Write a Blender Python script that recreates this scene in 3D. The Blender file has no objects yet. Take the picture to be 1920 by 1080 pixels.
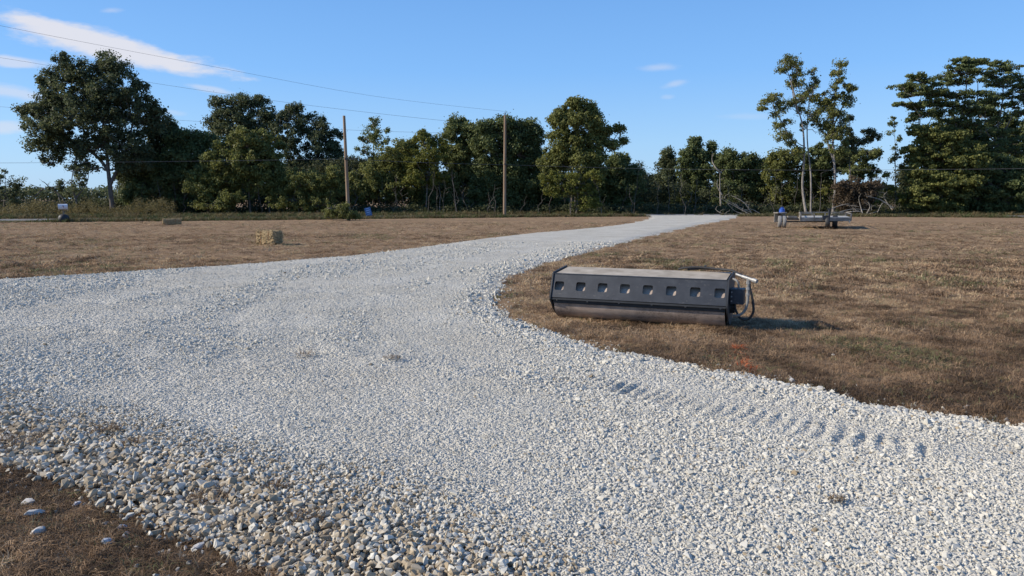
import bpy, bmesh, math, random
import numpy as np
from mathutils import Vector, Matrix
R = math.radians
rng = np.random.default_rng(7)
random.seed(7)
S = bpy.context.scene
C = S.collection

# ------------------------------------------------------------------ camera
F = 1400.0; CX = 960.0; CY = 540.0; CAMH = 1.6
PITCH = math.atan(168 / F)
cd = bpy.data.cameras.new('camera'); cam = bpy.data.objects.new('camera', cd); C.objects.link(cam)
cam.location = (0, 0, CAMH); cam.rotation_euler = (math.pi/2 - PITCH, 0, 0)
cd.sensor_width = 36; cd.lens = F / 1920 * 36; cd.clip_start = 0.05; cd.clip_end = 8000
S.camera = cam

# ------------------------------------------------------------------ light
SUN_EL = R(29); SUN_AZ = R(-94)      # azimuth measured from +Y (view) towards +X : sun stands to the left
sx, sy, sz = math.sin(SUN_AZ)*math.cos(SUN_EL), math.cos(SUN_AZ)*math.cos(SUN_EL), math.sin(SUN_EL)
sl = bpy.data.lights.new('sun', 'SUN'); so = bpy.data.objects.new('sun', sl); C.objects.link(so)
sl.energy = 4.3; sl.angle = R(0.5); sl.color = (1.0, 0.90, 0.76)
so.rotation_euler = Vector((sx, sy, sz)).to_track_quat('Z', 'Y').to_euler()
so.location = (-30, 5, 30)

S.view_settings.view_transform = 'Standard'; S.view_settings.look = 'None'
S.view_settings.exposure = 0.45; S.view_settings.gamma = 1.0; S.view_settings.use_curve_mapping = False

def ray(px, py):
    cx = (px-CX)/F; cy = (CY-py)/F
    return np.array([cx, math.cos(PITCH)+cy*math.sin(PITCH), -math.sin(PITCH)+cy*math.cos(PITCH)])
def ground(px, py):
    d = ray(px, py); t = -CAMH/d[2]; return (d[0]*t, d[1]*t)
def at(px, py, Y):
    d = ray(px, py); t = Y/d[1]; return np.array([d[0]*t, Y, CAMH+d[2]*t])

# ------------------------------------------------------------------ sky
W = bpy.data.worlds.new('World'); S.world = W; W.use_nodes = True
nt = W.node_tree; N = nt.nodes; L = nt.links
for n in list(N): N.remove(n)
out = N.new('ShaderNodeOutputWorld'); bg = N.new('ShaderNodeBackground'); sky = N.new('ShaderNodeTexSky')
sky.sky_type = 'NISHITA'; sky.sun_disc = False; sky.sun_elevation = SUN_EL; sky.sun_rotation = SUN_AZ
sky.altitude = 200; sky.air_density = 1.0; sky.dust_density = 0.6; sky.ozone_density = 2.2
bg.inputs[1].default_value = 0.12
tc = N.new('ShaderNodeTexCoord')
def math_n(tree, op, a, b=None, c=None):
    n = tree.nodes.new('ShaderNodeMath'); n.operation = op
    for i, v in enumerate((a, b, c)):
        if v is None: continue
        if isinstance(v, (int, float)): n.inputs[i].default_value = v
        else: tree.links.new(v, n.inputs[i])
    return n.outputs[0]
def vdot(tree, a, vec):
    n = tree.nodes.new('ShaderNodeVectorMath'); n.operation = 'DOT_PRODUCT'
    tree.links.new(a, n.inputs[0]); n.inputs[1].default_value = vec; return n.outputs['Value']
nz = N.new('ShaderNodeTexNoise'); nz.inputs['Scale'].default_value = 26; nz.inputs['Detail'].default_value = 6
nz.inputs['Roughness'].default_value = .55
mp = N.new('ShaderNodeMapping'); mp.inputs['Scale'].default_value = (1, 1, 3.2)
L.new(tc.outputs['Generated'], mp.inputs[0]); L.new(mp.outputs[0], nz.inputs['Vector'])
nzc = math_n(nt, 'SUBTRACT', nz.outputs['Fac'], 0.5)
# clouds stand at fixed directions in the sky: (centre px, py, half-length, half-height, slope, softness, opacity)
clouds = [(150, 68, 120, 20, .24, 1.0, .95), (250, 104, 155, 19, .17, 1.0, .95), (95, 52, 60, 9, .12, 1.2, .6),
          (25, 115, 60, 9, .12, 1.3, .62), (20, 172, 60, 11, .15, 1.4, .5), (5, 238, 32, 11, .0, 1.3, .5),
          (390, 166, 44, 6, .2, 1.5, .45), (208, 20, 18, 5, .0, 1.5, .3), (1237, 126, 34, 7, -.05, 1.9, .34),
          (1266, 157, 24, 6, -.2, 1.9, .34), (1252, 182, 14, 5, 0, 1.5, .2), (1400, 218, 45, 6, 0, 1.6, .16),
          (322, 210, 22, 5, .1, 1.5, .25), (500, -120, 160, 26, .2, 1.3, .5)]
acc = None
for (cx, cy, a, b, sl_, soft, op) in clouds:
    d0 = ray(cx, cy); d0 = d0/np.linalg.norm(d0)
    e1 = ray(cx+10, cy+10*sl_) - ray(cx, cy); e1 -= d0*np.dot(e1, d0); e1 /= np.linalg.norm(e1)
    e2 = np.cross(d0, e1)
    ra = a/F; rb = b/F
    u = math_n(nt, 'MULTIPLY', vdot(nt, tc.outputs['Generated'], tuple(e1)), 1/ra)
    v = math_n(nt, 'MULTIPLY', vdot(nt, tc.outputs['Generated'], tuple(e2)), 1/rb)
    front = math_n(nt, 'GREATER_THAN', vdot(nt, tc.outputs['Generated'], tuple(d0)), 0.5)
    r2 = math_n(nt, 'SQRT', math_n(nt, 'ADD', math_n(nt, 'MULTIPLY', u, u), math_n(nt, 'MULTIPLY', v, v)))
    r2 = math_n(nt, 'SUBTRACT', r2, math_n(nt, 'MULTIPLY', nzc, 1.5))
    mr = N.new('ShaderNodeMapRange'); mr.interpolation_type = 'SMOOTHSTEP'
    mr.inputs['From Min'].default_value = 1.0 + 0.18*soft; mr.inputs['From Max'].default_value = 1.0 - 0.5*soft
    mr.inputs['To Min'].default_value = 0; mr.inputs['To Max'].default_value = op
    L.new(r2, mr.inputs['Value'])
    m = math_n(nt, 'MULTIPLY', mr.outputs[0], front)
    acc = m if acc is None else math_n(nt, 'MAXIMUM', acc, m)
tint = N.new('ShaderNodeMix'); tint.data_type = 'RGBA'; tint.blend_type = 'MULTIPLY'; tint.inputs[0].default_value = 1
L.new(sky.outputs[0], tint.inputs[6]); tint.inputs[7].default_value = (0.86, 1.0, 1.12, 1)
mx = N.new('ShaderNodeMix'); mx.data_type = 'RGBA'
sxyz = N.new('ShaderNodeSeparateXYZ'); L.new(tc.outputs['Generated'], sxyz.inputs[0])
sr = N.new('ShaderNodeValToRGB'); el = sr.color_ramp.elements
while len(el) < 5: el.new(.5)
for i_, (p_, c_) in enumerate(((0, (2.5, 3.9, 5.8)), (.07, (2.1, 3.7, 5.9)), (.16, (1.3, 3.0, 5.95)), (.38, (.62, 1.85, 4.6)), (1, (.4, 1.1, 2.9)))):
    el[i_].position = p_; el[i_].color = (*[v/6 for v in c_], 1)
L.new(sxyz.outputs[2], sr.inputs[0])
sm_ = N.new('ShaderNodeVectorMath'); sm_.operation = 'SCALE'; sm_.inputs['Scale'].default_value = 6.0; L.new(sr.outputs[0], sm_.inputs[0])
air = N.new('ShaderNodeMix'); air.data_type = 'RGBA'; air.inputs[0].default_value = .78
L.new(tint.outputs[2], air.inputs[6]); L.new(sm_.outputs[0], air.inputs[7])
L.new(acc, mx.inputs[0]); L.new(air.outputs[2], mx.inputs[6]); mx.inputs[7].default_value = (4.7, 4.75, 5.2, 1)
L.new(mx.outputs[2], bg.inputs[0]); L.new(bg.outputs[0], out.inputs[0])

# ------------------------------------------------------------------ helpers
def tag(o, label=None, cat=None, group=None, kind=None):
    if label: o['label'] = label
    if cat: o['category'] = cat
    if group: o['group'] = group
    if kind: o['kind'] = kind
    return o
def empty(name, loc, label, cat, group=None, rz=0):
    o = bpy.data.objects.new(name, None); C.objects.link(o); o.location = loc; o.rotation_euler = (0, 0, rz)
    o.empty_display_size = .2
    return tag(o, label, cat, group)
def link(name, me, m, parent=None):
    o = bpy.data.objects.new(name, me); C.objects.link(o)
    if m is not None and not me.materials: me.materials.append(m)
    if parent is not None: o.parent = parent
    return o
def np_mesh(name, V, Fc, k=4, tint=None, smooth=False, uvs=None):
    V = np.asarray(V, dtype=np.float32); Fc = np.asarray(Fc, dtype=np.int32)
    me = bpy.data.meshes.new(name)
    me.vertices.add(len(V)); me.vertices.foreach_set('co', V.ravel())
    me.loops.add(Fc.size); me.loops.foreach_set('vertex_index', Fc.ravel())
    me.polygons.add(len(Fc)); me.polygons.foreach_set('loop_start', np.arange(len(Fc), dtype=np.int32)*k)
    me.polygons.foreach_set('loop_total', np.full(len(Fc), k, dtype=np.int32))
    if smooth: me.polygons.foreach_set('use_smooth', np.ones(len(Fc), dtype=bool))
    me.update(calc_edges=True)
    if tint is not None:
        a = me.attributes.new('tint', 'FLOAT', 'POINT'); a.data.foreach_set('value', np.asarray(tint, dtype=np.float32))
    return me
class MB:
    """collects simple shapes into one mesh"""
    def __init__(s): s.v = []; s.f = []
    def add(s, verts, faces):
        o = len(s.v); s.v += [tuple(float(c) for c in v) for v in verts]; s.f += [tuple(i+o for i in f) for f in faces]
    def box(s, c, d, M=None, bev=0):
        bm = bmesh.new(); bmesh.ops.create_cube(bm, size=1)
        bmesh.ops.scale(bm, vec=d, verts=bm.verts)
        if bev: bmesh.ops.bevel(bm, geom=bm.edges[:], offset=bev, segments=2, affect='EDGES', profile=.5)
        if M is not None: bmesh.ops.transform(bm, matrix=M, verts=bm.verts)
        bmesh.ops.translate(bm, vec=c, verts=bm.verts)
        bm.verts.index_update()
        s.add([v.co[:] for v in bm.verts], [[v.index for v in f.verts] for f in bm.faces]); bm.free()
    def tube(s, pts, rad, n=8, cap=True):
        pts = [Vector(p) for p in pts]
        if not hasattr(rad, '__len__'): rad = [rad]*len(pts)
        ring = []; V = []; Fc = []
        prev = None
        for i, p in enumerate(pts):
            d = (pts[min(i+1, len(pts)-1)] - pts[max(i-1, 0)])
            if d.length < 1e-9: d = Vector((0, 0, 1))
            d.normalize()
            if prev is None:
                a = Vector((1, 0, 0)) if abs(d.x) < .8 else Vector((0, 1, 0))
                e = (a - d*a.dot(d)).normalized()
            else:
                e = (prev - d*prev.dot(d))
                e = e.normalized() if e.length > 1e-6 else d.orthogonal().normalized()
            prev = e; g = d.cross(e)
            for k in range(n):
                an = 2*math.pi*k/n
                V.append(p + (e*math.cos(an)+g*math.sin(an))*rad[i])
        for i in range(len(pts)-1):
            for k in range(n):
                Fc.append((i*n+k, i*n+(k+1) % n, (i+1)*n+(k+1) % n, (i+1)*n+k))
        if cap:
            Fc.append(tuple(range(n))[::-1]); Fc.append(tuple((len(pts)-1)*n+k for k in range(n)))
        s.add(V, Fc)
    def lathe(s, prof, c=(0, 0, 0), axis='Z', n=24):
        V = []; Fc = []
        for (r, h) in prof:
            for k in range(n):
                an = 2*math.pi*k/n; a, b = r*math.cos(an), r*math.sin(an)
                p = (a, b, h) if axis == 'Z' else ((h, a, b) if axis == 'X' else (a, h, b))
                V.append((p[0]+c[0], p[1]+c[1], p[2]+c[2]))
        for i in range(len(prof)-1):
            for k in range(n): Fc.append((i*n+k, i*n+(k+1) % n, (i+1)*n+(k+1) % n, (i+1)*n+k))
        Fc.append(tuple(range(n))[::-1]); Fc.append(tuple((len(prof)-1)*n+k for k in range(n)))
        s.add(V, Fc)
    def mesh(s, name, smooth=False):
        me = bpy.data.meshes.new(name); me.from_pydata(s.v, [], s.f)
        bm = bmesh.new(); bm.from_mesh(me); bmesh.ops.recalc_face_normals(bm, faces=bm.faces[:]); bm.to_mesh(me); bm.free()
        if smooth:
            me.polygons.foreach_set('use_smooth', [True]*len(me.polygons))
            try: me.set_sharp_from_angle(angle=R(35))
            except Exception: pass
        return me
    def build(s, name, m, parent=None, smooth=False):
        return link(name, s.mesh(name, smooth), m, parent)

# value noise in numpy
_g = rng.random((256, 256)).astype(np.float32)
def vnoise(x, y, f=1.0, seed=0):
    x = np.asarray(x)*f + seed*17.3; y = np.asarray(y)*f + seed*9.7
    xi = np.floor(x).astype(int); yi = np.floor(y).astype(int); fx = x-xi; fy = y-yi
    fx = fx*fx*(3-2*fx); fy = fy*fy*(3-2*fy)
    a = _g[xi & 255, yi & 255]; b = _g[(xi+1) & 255, yi & 255]; c = _g[xi & 255, (yi+1) & 255]; d = _g[(xi+1) & 255, (yi+1) & 255]
    return (a*(1-fx)+b*fx)*(1-fy)+(c*(1-fx)+d*fx)*fy
def fbm(x, y, f=1.0, o=3, seed=0):
    s = 0; a = .5; t = 0
    for k in range(o): s = s+a*vnoise(x, y, f*2**k, seed+k*3); t += a; a *= .5
    return s/t
def sstep(a, b, x):
    t = np.clip((x-a)/(b-a), 0, 1); return t*t*(3-2*t)
def polydist(x, y, P, closed=False):
    best = np.full(np.shape(x), 1e9)
    n = len(P)
    for i in range(n if closed else n-1):
        ax, ay = P[i]; bx, by = P[(i+1) % n]; dx, dy = bx-ax, by-ay; l2 = dx*dx+dy*dy+1e-12
        t = np.clip(((x-ax)*dx+(y-ay)*dy)/l2, 0, 1)
        best = np.minimum(best, (x-ax-t*dx)**2+(y-ay-t*dy)**2)
    return np.sqrt(best)
def inside(x, y, P):
    r = np.zeros(np.shape(x), bool); n = len(P); j = n-1
    for i in range(n):
        xi, yi = P[i]; xj, yj = P[j]
        c = ((yi > y) != (yj > y)) & (x < (xj-xi)*(y-yi)/((yj-yi) if yj != yi else 1e-12)+xi)
        r ^= c; j = i
    return r

# ------------------------------------------------------------------ materials
def mat(name):
    m = bpy.data.materials.new(name); m.use_nodes = True
    t = m.node_tree; b = t.nodes['Principled BSDF']; return m, t, b
def noise_mix(t, scale, cols, detail=6, rough=.6, coord='Object', pos=None, stretch=None, dist=0.0):
    tcn = t.nodes.new('ShaderNodeTexCoord'); nn = t.nodes.new('ShaderNodeTexNoise')
    nn.inputs['Scale'].default_value = scale; nn.inputs['Detail'].default_value = detail; nn.inputs['Roughness'].default_value = rough
    nn.inputs['Distortion'].default_value = dist
    if stretch:
        mpn = t.nodes.new('ShaderNodeMapping'); mpn.inputs['Scale'].default_value = stretch
        t.links.new(tcn.outputs[coord], mpn.inputs[0]); t.links.new(mpn.outputs[0], nn.inputs['Vector'])
    else: t.links.new(tcn.outputs[coord], nn.inputs['Vector'])
    rp = t.nodes.new('ShaderNodeValToRGB'); e = rp.color_ramp.elements
    n = len(cols)
    pos = pos or [0.3+0.4*i/(n-1) for i in range(n)]
    while len(e) < n: e.new(.5)
    for i in range(n): e[i].position = pos[i]; e[i].color = (*cols[i], 1)
    t.links.new(nn.outputs['Fac'], rp.inputs[0])
    return rp.outputs[0], nn.outputs['Fac']
def simple(name, cols, scale=8, rough=.7, metal=0, bump=.0, bscale=40, stretch=None):
    m, t, b = mat(name)
    c, f = noise_mix(t, scale, cols, stretch=stretch); t.links.new(c, b.inputs['Base Color'])
    b.inputs['Roughness'].default_value = rough; b.inputs['Metallic'].default_value = metal
    if bump:
        _, f2 = noise_mix(t, bscale, cols); bn = t.nodes.new('ShaderNodeBump'); bn.inputs['Strength'].default_value = bump
        bn.inputs['Distance'].default_value = .02; t.links.new(f2, bn.inputs['Height']); t.links.new(bn.outputs[0], b.inputs['Normal'])
    return m
def mixc(t, fac, a, b, mode='MIX'):
    n = t.nodes.new('ShaderNodeMix'); n.data_type = 'RGBA'; n.blend_type = mode
    for i, v in ((0, fac), (6, a), (7, b)):
        if isinstance(v, (int, float)): n.inputs[i].default_value = v
        elif isinstance(v, tuple): n.inputs[i].default_value = (*v, 1)
        else: t.links.new(v, n.inputs[i])
    return n.outputs[2]
def ramp(t, fac, cols, pos):
    rp = t.nodes.new('ShaderNodeValToRGB'); e = rp.color_ramp.elements
    while len(e) < len(cols): e.new(.5)
    for i in range(len(cols)): e[i].position = pos[i]; e[i].color = (*cols[i], 1)
    t.links.new(fac, rp.inputs[0]); return rp.outputs[0]

# field of mown dry grass
M_field, t, b = mat('dry_field')
c1, f1 = noise_mix(t, 0.35, [(.19, .128, .078), (.31, .207, .122), (.42, .288, .172)], detail=8, rough=.62)
c2, f2 = noise_mix(t, 9.0, [(.10, .069, .043), (.30, .201, .118), (.54, .385, .23)], detail=6, rough=.7, pos=[.3, .5, .72])
c3, f3 = noise_mix(t, 0.9, [(0, 0, 0), (1, 1, 1)], detail=4, pos=[.56, .72])
c1b, _ = noise_mix(t, 2.3, [(.62, .6, .58), (1.0, 1.0, 1.0), (1.15, 1.12, 1.08)], detail=7, rough=.65, pos=[.36, .5, .66])
cc = mixc(t, 1.0, mixc(t, .55, c1, c2), c1b, 'MULTIPLY')
cc = mixc(t, math_n(t, 'MULTIPLY', f3, 0.0), cc, (.1, .12, .05))
g3 = t.nodes.new('ShaderNodeSeparateColor'); t.links.new(c3, g3.inputs[0])
cc = mixc(t, math_n(t, 'MULTIPLY', g3.outputs[0], .30), cc, (.17, .16, .075))
at_f = t.nodes.new('ShaderNodeAttribute'); at_f.attribute_name = 'tint'
cc = mixc(t, at_f.outputs['Fac'], cc, (.085, .06, .04))
t.links.new(cc, b.inputs['Base Color']); b.inputs['Roughness'].default_value = .95
b.inputs['Specular IOR Level'].default_value = .1
bn = t.nodes.new('ShaderNodeBump'); bn.inputs['Strength'].default_value = 1.0; bn.inputs['Distance'].default_value = .09
_, f4 = noise_mix(t, 14, [(0, 0, 0), (1, 1, 1)], detail=6, rough=.75)
t.links.new(f4, bn.inputs['Height']); t.links.new(bn.outputs[0], b.inputs['Normal'])

# gravel bed under / between the stones
M_bed, t, b = mat('limestone_bed')
tcn = t.nodes.new('ShaderNodeTexCoord')
vo = t.nodes.new('ShaderNodeTexVoronoi'); vo.inputs['Scale'].default_value = 30; t.links.new(tcn.outputs['Object'], vo.inputs['Vector'])
vo2 = t.nodes.new('ShaderNodeTexVoronoi'); vo2.inputs['Scale'].default_value = 75; t.links.new(tcn.outputs['Object'], vo2.inputs['Vector'])
sep = t.nodes.new('ShaderNodeSeparateColor'); t.links.new(vo.outputs['Color'], sep.inputs[0])
sep2 = t.nodes.new('ShaderNodeSeparateColor'); t.links.new(vo2.outputs['Color'], sep2.inputs[0])
ca = ramp(t, sep.outputs[0], [(.42, .40, .345), (.58, .55, .475), (.70, .665, .58)], [0, .5, 1])
cb = ramp(t, sep2.outputs[0], [(.46, .44, .38), (.60, .57, .495), (.69, .655, .57)], [0, .5, 1])
cc = mixc(t, .5, ca, cb)
c5, f5 = noise_mix(t, 0.7, [(.84, .82, .79), (1, 1, 1)], detail=7, pos=[.35, .62])
cc = mixc(t, 1.0, cc, c5, 'MULTIPLY')
at_n = t.nodes.new('ShaderNodeAttribute'); at_n.attribute_name = 'tint'
cc = mixc(t, at_n.outputs['Fac'], cc, (.17, .125, .085))
t.links.new(cc, b.inputs['Base Color']); b.inputs['Roughness'].default_value = .92; b.inputs['Specular IOR Level'].default_value = .2
hh = math_n(t, 'ADD', math_n(t, 'MULTIPLY', vo.outputs['Distance'], -1.0), math_n(t, 'MULTIPLY', vo2.outputs['Distance'], -.5))
_, f6 = noise_mix(t, 4.5, [(0, 0, 0), (1, 1, 1)], detail=5, rough=.65)
hh = math_n(t, 'ADD', hh, math_n(t, 'MULTIPLY', f6, 2.2))
bn = t.nodes.new('ShaderNodeBump'); bn.inputs['Strength'].default_value = 1; bn.inputs['Distance'].default_value = .028
t.links.new(hh, bn.inputs['Height']); t.links.new(bn.outputs[0], b.inputs['Normal'])

# stones
M_stone, t, b = mat('crushed_limestone')
an = t.nodes.new('ShaderNodeAttribute'); an.attribute_type = 'INSTANCER'; an.attribute_name = 'tint'
cs = ramp(t, an.outputs['Fac'], [(.42, .40, .345), (.50, .478, .415), (.56, .533, .465), (.64, .61, .535), (.42, .345, .24), (.25, .195, .13)],
          [0, .25, .5, .72, .86, 1])
cn, fn = noise_mix(t, 30, [(.82, .82, .82), (1.08, 1.07, 1.05)], detail=4)
cs = mixc(t, 1.0, cs, cn, 'MULTIPLY')
t.links.new(cs, b.inputs['Base Color']); b.inputs['Roughness'].default_value = .88; b.inputs['Specular IOR Level'].default_value = .25

def grass_mat(name, cols, pos, inst=True):
    m, t, b = mat(name)
    an = t.nodes.new('ShaderNodeAttribute'); an.attribute_name = 'tint'
    if inst: an.attribute_type = 'INSTANCER'
    cs = ramp(t, an.outputs['Fac'], cols, pos)
    t.links.new(cs, b.inputs['Base Color']); b.inputs['Roughness'].default_value = .8; b.inputs['Specular IOR Level'].default_value = .15
    tr = t.nodes.new('ShaderNodeBsdfTranslucent'); t.links.new(cs, tr.inputs[0])
    ms = t.nodes.new('ShaderNodeMixShader'); ms.inputs[0].default_value = .25
    o = t.nodes['Material Output']; t.links.new(b.outputs[0], ms.inputs[1]); t.links.new(tr.outputs[0], ms.inputs[2]); t.links.new(ms.outputs[0], o.inputs[0])
    return m
M_grass = grass_mat('dry_grass_blades', [(.10, .067, .042), (.265, .175, .105), (.42, .285, .172), (.64, .47, .29), (.22, .21, .10), (.13, .15, .06)], [0, .25, .5, .72, .85, 1])
M_verge = grass_mat('verge_grass_blades', [(.12, .10, .05), (.22, .17, .09), (.10, .12, .045), (.07, .09, .035)], [0, .4, .7, 1])
M_orange = grass_mat('orange_painted_grass', [(.55, .12, .04), (.8, .2, .07)], [0, 1])

def leaf_mat(name, dark, lite, tr_=.42):
    m, t, b = mat(name)
    an = t.nodes.new('ShaderNodeAttribute'); an.attribute_name = 'tint'
    cs = mixc(t, an.outputs['Fac'], dark, lite)
    t.links.new(cs, b.inputs['Base Color']); b.inputs['Roughness'].default_value = .6; b.inputs['Specular IOR Level'].default_value = .25
    tr = t.nodes.new('ShaderNodeBsdfTranslucent'); t.links.new(cs, tr.inputs[0])
    ms = t.nodes.new('ShaderNodeMixShader'); ms.inputs[0].default_value = tr_
    o = t.nodes['Material Output']; t.links.new(b.outputs[0], ms.inputs[1]); t.links.new(tr.outputs[0], ms.inputs[2]); t.links.new(ms.outputs[0], o.inputs[0])
    return m
LM = {'dark': leaf_mat('dark_oak_leaves', (.06, .076, .038), (.155, .175, .08)),
      'mid': leaf_mat('green_leaves', (.075, .10, .04), (.19, .22, .08)),
      'olive': leaf_mat('olive_leaves', (.10, .115, .036), (.25, .255, .075)),
      'yellow': leaf_mat('yellow_green_leaves', (.09, .105, .024), (.25, .25, .055)),
      'light': leaf_mat('pale_green_leaves', (.10, .125, .045), (.23, .25, .09)),
      'rust': leaf_mat('dead_rust_leaves', (.075, .055, .035), (.16, .115, .07)),
      'brush': leaf_mat('brush_leaves', (.045, .055, .026), (.105, .115, .052))}
M_bark = simple('grey_bark', [(.07, .058, .048), (.13, .112, .095), (.19, .17, .15)], scale=6, rough=.9, stretch=(1, 1, .25), bump=.5)
M_bark2 = simple('light_grey_bark', [(.12, .105, .09), (.23, .205, .18), (.30, .275, .25)], scale=6, rough=.9, stretch=(1, 1, .3))
M_pale = simple('pale_dead_wood', [(.15, .13, .105), (.26, .23, .19), (.34, .305, .26)], scale=5, rough=.9)
M_pole = simple('weathered_pole', [(.15, .10, .062), (.25, .175, .115), (.34, .255, .18)], scale=2.5, rough=.9, stretch=(3, 3, .15))
M_steel = simple('painted_charcoal_steel', [(.016, .019, .025), (.025, .029, .037), (.040, .045, .053)], scale=5, rough=.5, bump=.05)
t = M_steel.node_tree; b = t.nodes['Principled BSDF']; src = b.inputs['Base Color'].links[0].from_socket
cs_, fs_ = noise_mix(t, 9, [(0, 0, 0), (1, 1, 1)], detail=9, rough=.75, pos=[.60, .66], dist=1.2, stretch=(1, 2.5, 1)); ss_ = t.nodes.new('ShaderNodeSeparateColor'); t.links.new(cs_, ss_.inputs[0])
t.links.new(mixc(t, math_n(t, 'MULTIPLY', ss_.outputs[0], .45), src, (.20, .18, .155)), b.inputs['Base Color'])
M_black = simple('black_rubber', [(.012, .012, .013), (.025, .025, .026)], scale=10, rough=.6)
M_dark = simple('dark_frame_steel', [(.02, .022, .025), (.04, .042, .046)], scale=8, rough=.55)
M_chrome = simple('zinc_fitting', [(.20, .20, .195), (.40, .395, .38)], scale=60, rough=.5, metal=.3)
M_hose = simple('dusty_grey_hose', [(.16, .16, .15), (.28, .275, .26)], scale=15, rough=.75)

# ------------------------------------------------------------------ gravel outline (seen from above)
left_edge = [(-700, 548), (-300, 536), (0, 524), (130, 517), (400, 500), (500, 492), (640, 481), (740, 470), (800, 462), (900, 448), (1000, 437), (1060, 432),
             (1130, 425.5), (1180, 419), (1212, 412.5), (1224, 406.2)]
right_edge = [(1382, 406.2), (1368, 410), (1310, 421), (1260, 432), (1200, 446), (1140, 462), (1080, 478), (1020, 495), (980, 508), (952, 523), (934, 543), (922, 563),
              (934, 583), (975, 602), (1030, 625), (1090, 645), (1160, 662), (1260, 680), (1370, 698), (1470, 717), (1560, 738), (1660, 762), (1760, 780), (1920, 799), (2300, 850)]
near_edge = [(700, 1160), (620, 1120), (540, 1075), (460, 1044), (370, 1016), (280, 985), (180, 945), (90, 900), (0, 868), (-300, 790), (-700, 720)]
gp = lambda l: [ground(*p) for p in l]
LE, RE, NE = gp(left_edge), gp(right_edge), gp(near_edge)
# driveway mouth meets the road
YM = 70.5
LE.append((LE[-1][0]-1.0, YM)); RE.insert(0, (RE[0][0]+1.5, YM))
OUT = LE + RE + [(9.0, 0.5), (1.5, -1.0), (-.4, .3)] + NE

def gravel_h(x, y):
    w = fbm(x, y, 3.0, 4, 5)*.34
    dn = polydist(x, y, OUT, True)
    ins = inside(x, y, OUT)
    ed = np.where(ins, dn, -dn) + (w-.17)
    h = -.03 + .075*sstep(-.05, .45, ed)
    dr = polydist(x, y, RE)
    near = sstep(22, 8, y)
    h = h + near*.030*(fbm(dr*2.6, x*.35+y*.1, 1.0, 3, 9)-.5)*sstep(.2, .8, ed)
    h = h + .03*(fbm(x, y, .5, 2, 3)-.5)*sstep(0, 1, ed)
    # rows of tread marks running round the grass corner
    for (p0, p1, wd, amp, k_, off) in (((1130, 728), (1690, 852), .19, .018, 7.6, .0), ((1180, 700), (1760, 822), .12, .008, 7.6, .4), ((780, 690), (1200, 742), .16, .010, 6.5, .3), ((60, 600), (520, 690), .25, .010, 4.5, .6)):
        a = np.array(ground(*p0)); c_ = np.array(ground(*p1)); e = np.exp(-(polydist(x, y, [tuple(a), tuple(c_)])/wd)**4)
        e = e*(.1+1.5*fbm(x, y, 4.1, 2, 8))*(.65+.4*sstep(1.2, 2.6, x))
        ph_ = (x-y*.62+.15*fbm(x, y, 3, 3, 4)+off)*2*math.pi*k_
        h = h + e*amp*np.sin(ph_)
    # ragged windrows left of centre
    for (p0, p1, amp) in (((90, 625), (470, 650), .052), ((560, 655), (960, 720), .048), ((0, 560), (430, 585), .045), ((300, 540), (760, 560), .04), ((430, 508), (700, 510), .03), ((900, 455), (1060, 452), .03)):
        a = ground(*p0); c_ = ground(*p1)
        d = polydist(x, y, [a, c_]); e = np.exp(-(d/(.14+.012*y))**2)
        h = h + e*amp*(fbm(x*.6, y, 4.2, 3, 11)*2.4-1.1)
    return h, ed

# perspective-independent polar fan grid for the gravel bed
def fan(rows, cols):
    Y = np.array(rows); T = np.array(cols)
    YY, TT = np.meshgrid(Y, T, indexing='ij'); return YY*TT, YY
rows = [1.3]
while rows[-1] < YM: rows.append(rows[-1]*1.0055)
cols = np.arange(-1.15, 1.02, .0045)
X, Yv = fan(rows, cols)
h, ed = gravel_h(X, Yv)
Z = h.copy(); Z[ed > .1] = np.maximum(Z[ed > .1], .012)
nr, nc = X.shape
idx = np.arange(nr*nc).reshape(nr, nc)
fq = np.stack([idx[:-1, :-1], idx[:-1, 1:], idx[1:, 1:], idx[1:, :-1]], -1).reshape(-1, 4)
emax = np.max(ed.ravel()[fq], axis=1); fq = fq[(emax > -.12) & (Yv.ravel()[fq].max(1) < YM)]
used = np.unique(fq); remap = -np.ones(nr*nc, int); remap[used] = np.arange(len(used))
dNE = polydist(X, Yv, NE)
tintbed = np.clip(sstep(.9, .0, dNE+.3*(fbm(X, Yv, 2, 3, 2)-.5))*.85, 0, 1)
me = np_mesh('driveway', np.stack([X.ravel(), Yv.ravel(), Z.ravel()], -1)[used], remap[fq], tint=tintbed.ravel()[used], smooth=True)
tag(link('driveway', me, M_bed), kind='structure')

# the field: one sheet to the horizon, gently uneven near by
xs = np.concatenate([-np.geomspace(4000, 14, 30), np.arange(-13.5, 22, .25), np.geomspace(22.5, 4000, 30)])
ys = np.concatenate([[-400, -60, -10, -2], np.arange(0, 20, .25), np.geomspace(20.5, 4000, 60)])
XX, YY = np.meshgrid(xs, ys, indexing='ij')
def field_h(x, y):
    return (fbm(x, y, .9, 3, 21)-.5)*.05*sstep(40, 15, np.hypot(x, y)) - .012
ZZ = field_h(XX, YY)
dro, = (polydist(XX, YY, OUT, True),)
ZZ = np.where(inside(XX, YY, OUT), -.06*sstep(.0, .5, dro)+ZZ, ZZ)
tintf = .8*np.where((XX < 1) & (YY < 5.5), sstep(4.5, 2.5, YY), 0)+.45*np.where(XX > 0, sstep(10, 6.5, YY)*sstep(.35, .6, fbm(XX, YY, .8, 3, 91)), 0)
nx, ny = XX.shape; idx = np.arange(nx*ny).reshape(nx, ny)
fq = np.stack([idx[:-1, :-1], idx[1:, :-1], idx[1:, 1:], idx[:-1, 1:]], -1).reshape(-1, 4)
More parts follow.
